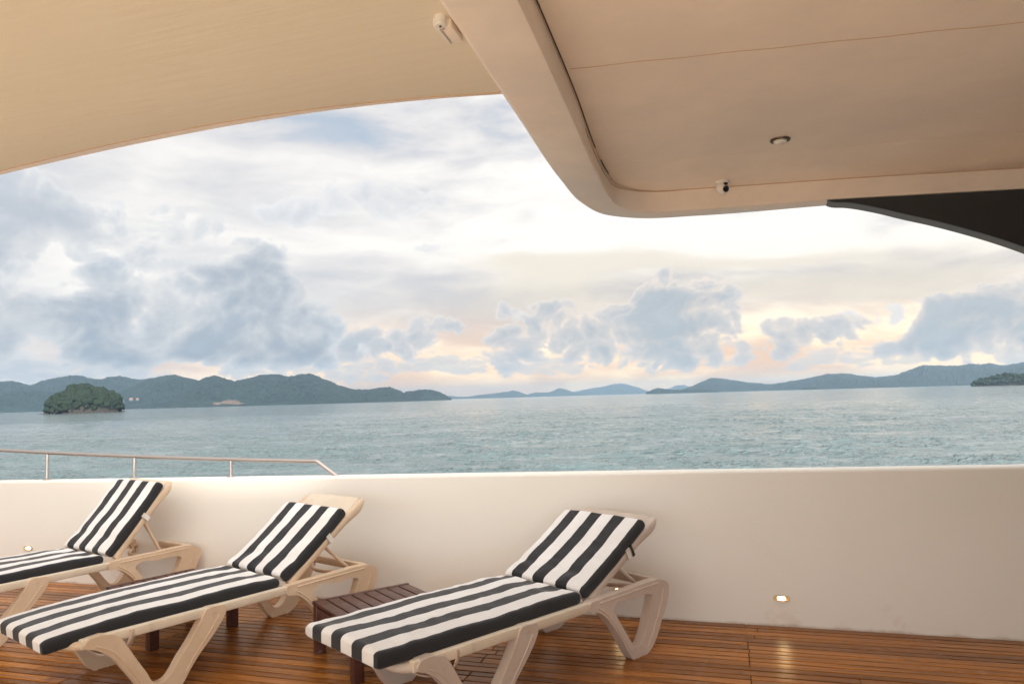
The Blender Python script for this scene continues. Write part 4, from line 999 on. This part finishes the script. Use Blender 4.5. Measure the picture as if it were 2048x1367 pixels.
def boat(sp, D, L, label):
    az, el = SPOTS[sp]
    root = empty('boat', (D*math.sin(az), D*math.cos(az), SEA), -az+.4, label=label, cat='boat', group='white boats moored under the green hill')
    b = MB(); secs = []
    for k in range(9):
        x = -L/2+L*k/8; w = L*.14*math.sqrt(max(.02, 1-max(0, (k-3)/5)**2)); top = L*.09*(1+.5*(k/8)**2)
        secs.append([(x, -w*.6, -.4), (x, w*.6, -.4), (x, w, top), (x, -w, top)])
    b.loft(secs); b.build('hull', M['house'], root)
    b = MB(); b.box((-L*.08, 0, L*.16), L*.4, L*.2, L*.16, None, .2); b.build('cabin', M['house'], root)
    b = MB(); b.tube([(-L*.05, 0, L*.2), (-L*.05, 0, L*.45)], .12, 6); b.build('mast', M['steel'], root)
boat('b1', 2420, 9, 'small white boat moored nearest the small island')
boat('b2', 2440, 10, 'white boat moored below the middle of the green hill, left one of the pair')
boat('b3', 2450, 8, 'white boat moored below the middle of the green hill, right one of the pair')

# ------------------------------------------------------------------ haze
hz = MB(); hz.box((0, 0, 122.7), 33000, 33000, 254.6)
hb = hz.build('haze', None, smooth=False); hb.location = (0, 0, 0)
hmat = bpy.data.materials.new('haze'); hmat.use_nodes = True; hn = hmat.node_tree; hn.nodes.clear()
pv = hn.nodes.new('ShaderNodeVolumePrincipled'); pv.inputs['Color'].default_value = (.56, .78, 1.0, 1); pv.inputs['Density'].default_value = HAZE if 'HAZE' in globals() else .00009
pv.inputs['Anisotropy'].default_value = .65
ho = hn.nodes.new('ShaderNodeOutputMaterial'); hn.links.new(pv.outputs[0], ho.inputs['Volume']); hb.data.materials.append(hmat)
tag(hb, 'thin blue sea haze', kind='stuff')

# ------------------------------------------------------------------ sky
SUN_AZ, SUN_EL = math.radians(158), math.radians(25)     # soft low key light from behind the photographer
w = bpy.data.worlds.new('World'); S.world = w; w.use_nodes = True; nt = NT(w.node_tree); nt.n.clear()
out = nt.new('ShaderNodeOutputWorld'); bg = nt.new('ShaderNodeBackground'); nt.l.new(bg.outputs[0], out.inputs[0])
sky = nt.new('ShaderNodeTexSky', sky_type='NISHITA'); sky.sun_disc = False; sky.sun_elevation = SUN_EL; sky.sun_rotation = SUN_AZ; sky.dust_density = 2.5; sky.air_density = 1.2
d = nt.new('ShaderNodeTexCoord').outputs['Generated']; dx, dy, dz = nt.sep(d)
az = nt.math('ARCTAN2', dx, dy); el = nt.math('ARCSINE', dz)
def sky_image(name, W, H, a0, a1, e0, e1):
    EL, AZ = np.meshgrid(np.linspace(e0, e1, H), np.linspace(a0, a1, W), indexing='ij')
    c, al = sky_color(AZ, EL); px = np.empty((H, W, 4), np.float32); px[..., :3] = c; px[..., 3] = al
    im = bpy.data.images.new(name, W, H, alpha=True, float_buffer=True, is_data=True); im.alpha_mode = 'CHANNEL_PACKED'
    im.pixels.foreach_set(px.ravel()); im.update(); im.pack()
    t_ = nt.new('ShaderNodeTexImage'); t_.image = im; t_.extension = 'EXTEND'; t_.interpolation = 'Cubic'
    u = nt.math('DIVIDE', nt.math('SUBTRACT', az, a0), a1-a0); v = nt.math('DIVIDE', nt.math('SUBTRACT', el, e0), e1-e0)
    nt.put(t_.inputs[0], nt.comb(u, v, 0.0)); return t_.outputs
fr = sky_image('sky_front', 2100, 760, -.80, .80, -.02, .56)
al_ = sky_image('sky_round', 900, 300, -math.pi, math.pi, -.05, math.pi/2)
inside = nt.math('MULTIPLY', nt.ss(nt.math('ABSOLUTE', az), .79, .74), nt.ss(el, .55, .50))
cc_ = nt.mix(inside, al_[0], fr[0]); aa_ = nt.math('ADD', nt.math('MULTIPLY', inside, nt.math('SUBTRACT', fr[1], al_[1])), al_[1])
col = nt.mix(aa_, nt.scale(sky.outputs[0], (.10, .10, .10)), cc_)
# sky behind the camera brightened and warmed to light the roofed deck
rear = nt.ss(nt.vec('DOT_PRODUCT', d, (math.sin(SUN_AZ), math.cos(SUN_AZ), .35)), -.15, .75)
gain = nt.math('ADD', SKY_GAIN, nt.math('MULTIPLY', rear, REAR_GAIN))
tint = nt.mix(rear, C4((1.0, .985, .955)), C4((1.0, .955, .89)))
col = nt.mix(1.0, col, tint, 'MULTIPLY')
nd = nt.new('ShaderNodeVectorMath', operation='SCALE'); nt.put(nd.inputs[0], col); nt.put(nd.inputs[3], gain)
nt.put(bg.inputs[0], nd.outputs[0]); bg.inputs[1].default_value = .1
w.cycles.sampling_method = 'MANUAL'; w.cycles.sample_map_resolution = 1024

sl = bpy.data.lights.new('sun', 'SUN'); so = bpy.data.objects.new('sun', sl); COL.objects.link(so)
sl.energy = SUN_E; sl.angle = math.radians(10); sl.color = (1.0, .94, .84)
sd_ = Vector((math.sin(SUN_AZ)*math.cos(SUN_EL), math.cos(SUN_AZ)*math.cos(SUN_EL), math.sin(SUN_EL)))
so.rotation_euler = sd_.to_track_quat('Z', 'Y').to_euler()

vs = S.view_settings; vs.view_transform = 'Standard'; vs.look = 'None'; vs.exposure = EXPO; vs.gamma = 1; vs.use_curve_mapping = False
S.render.engine = 'CYCLES'; cy = S.cycles; cy.use_denoising = True; cy.use_adaptive_sampling = False; cy.denoiser = 'OPENIMAGEDENOISE'
cy.max_bounces = 8; cy.diffuse_bounces = 6; cy.glossy_bounces = 4; cy.volume_bounces = 1; cy.caustics_reflective = False; cy.caustics_refractive = False
cy.sample_clamp_indirect = 6; cy.sample_clamp_direct = 5
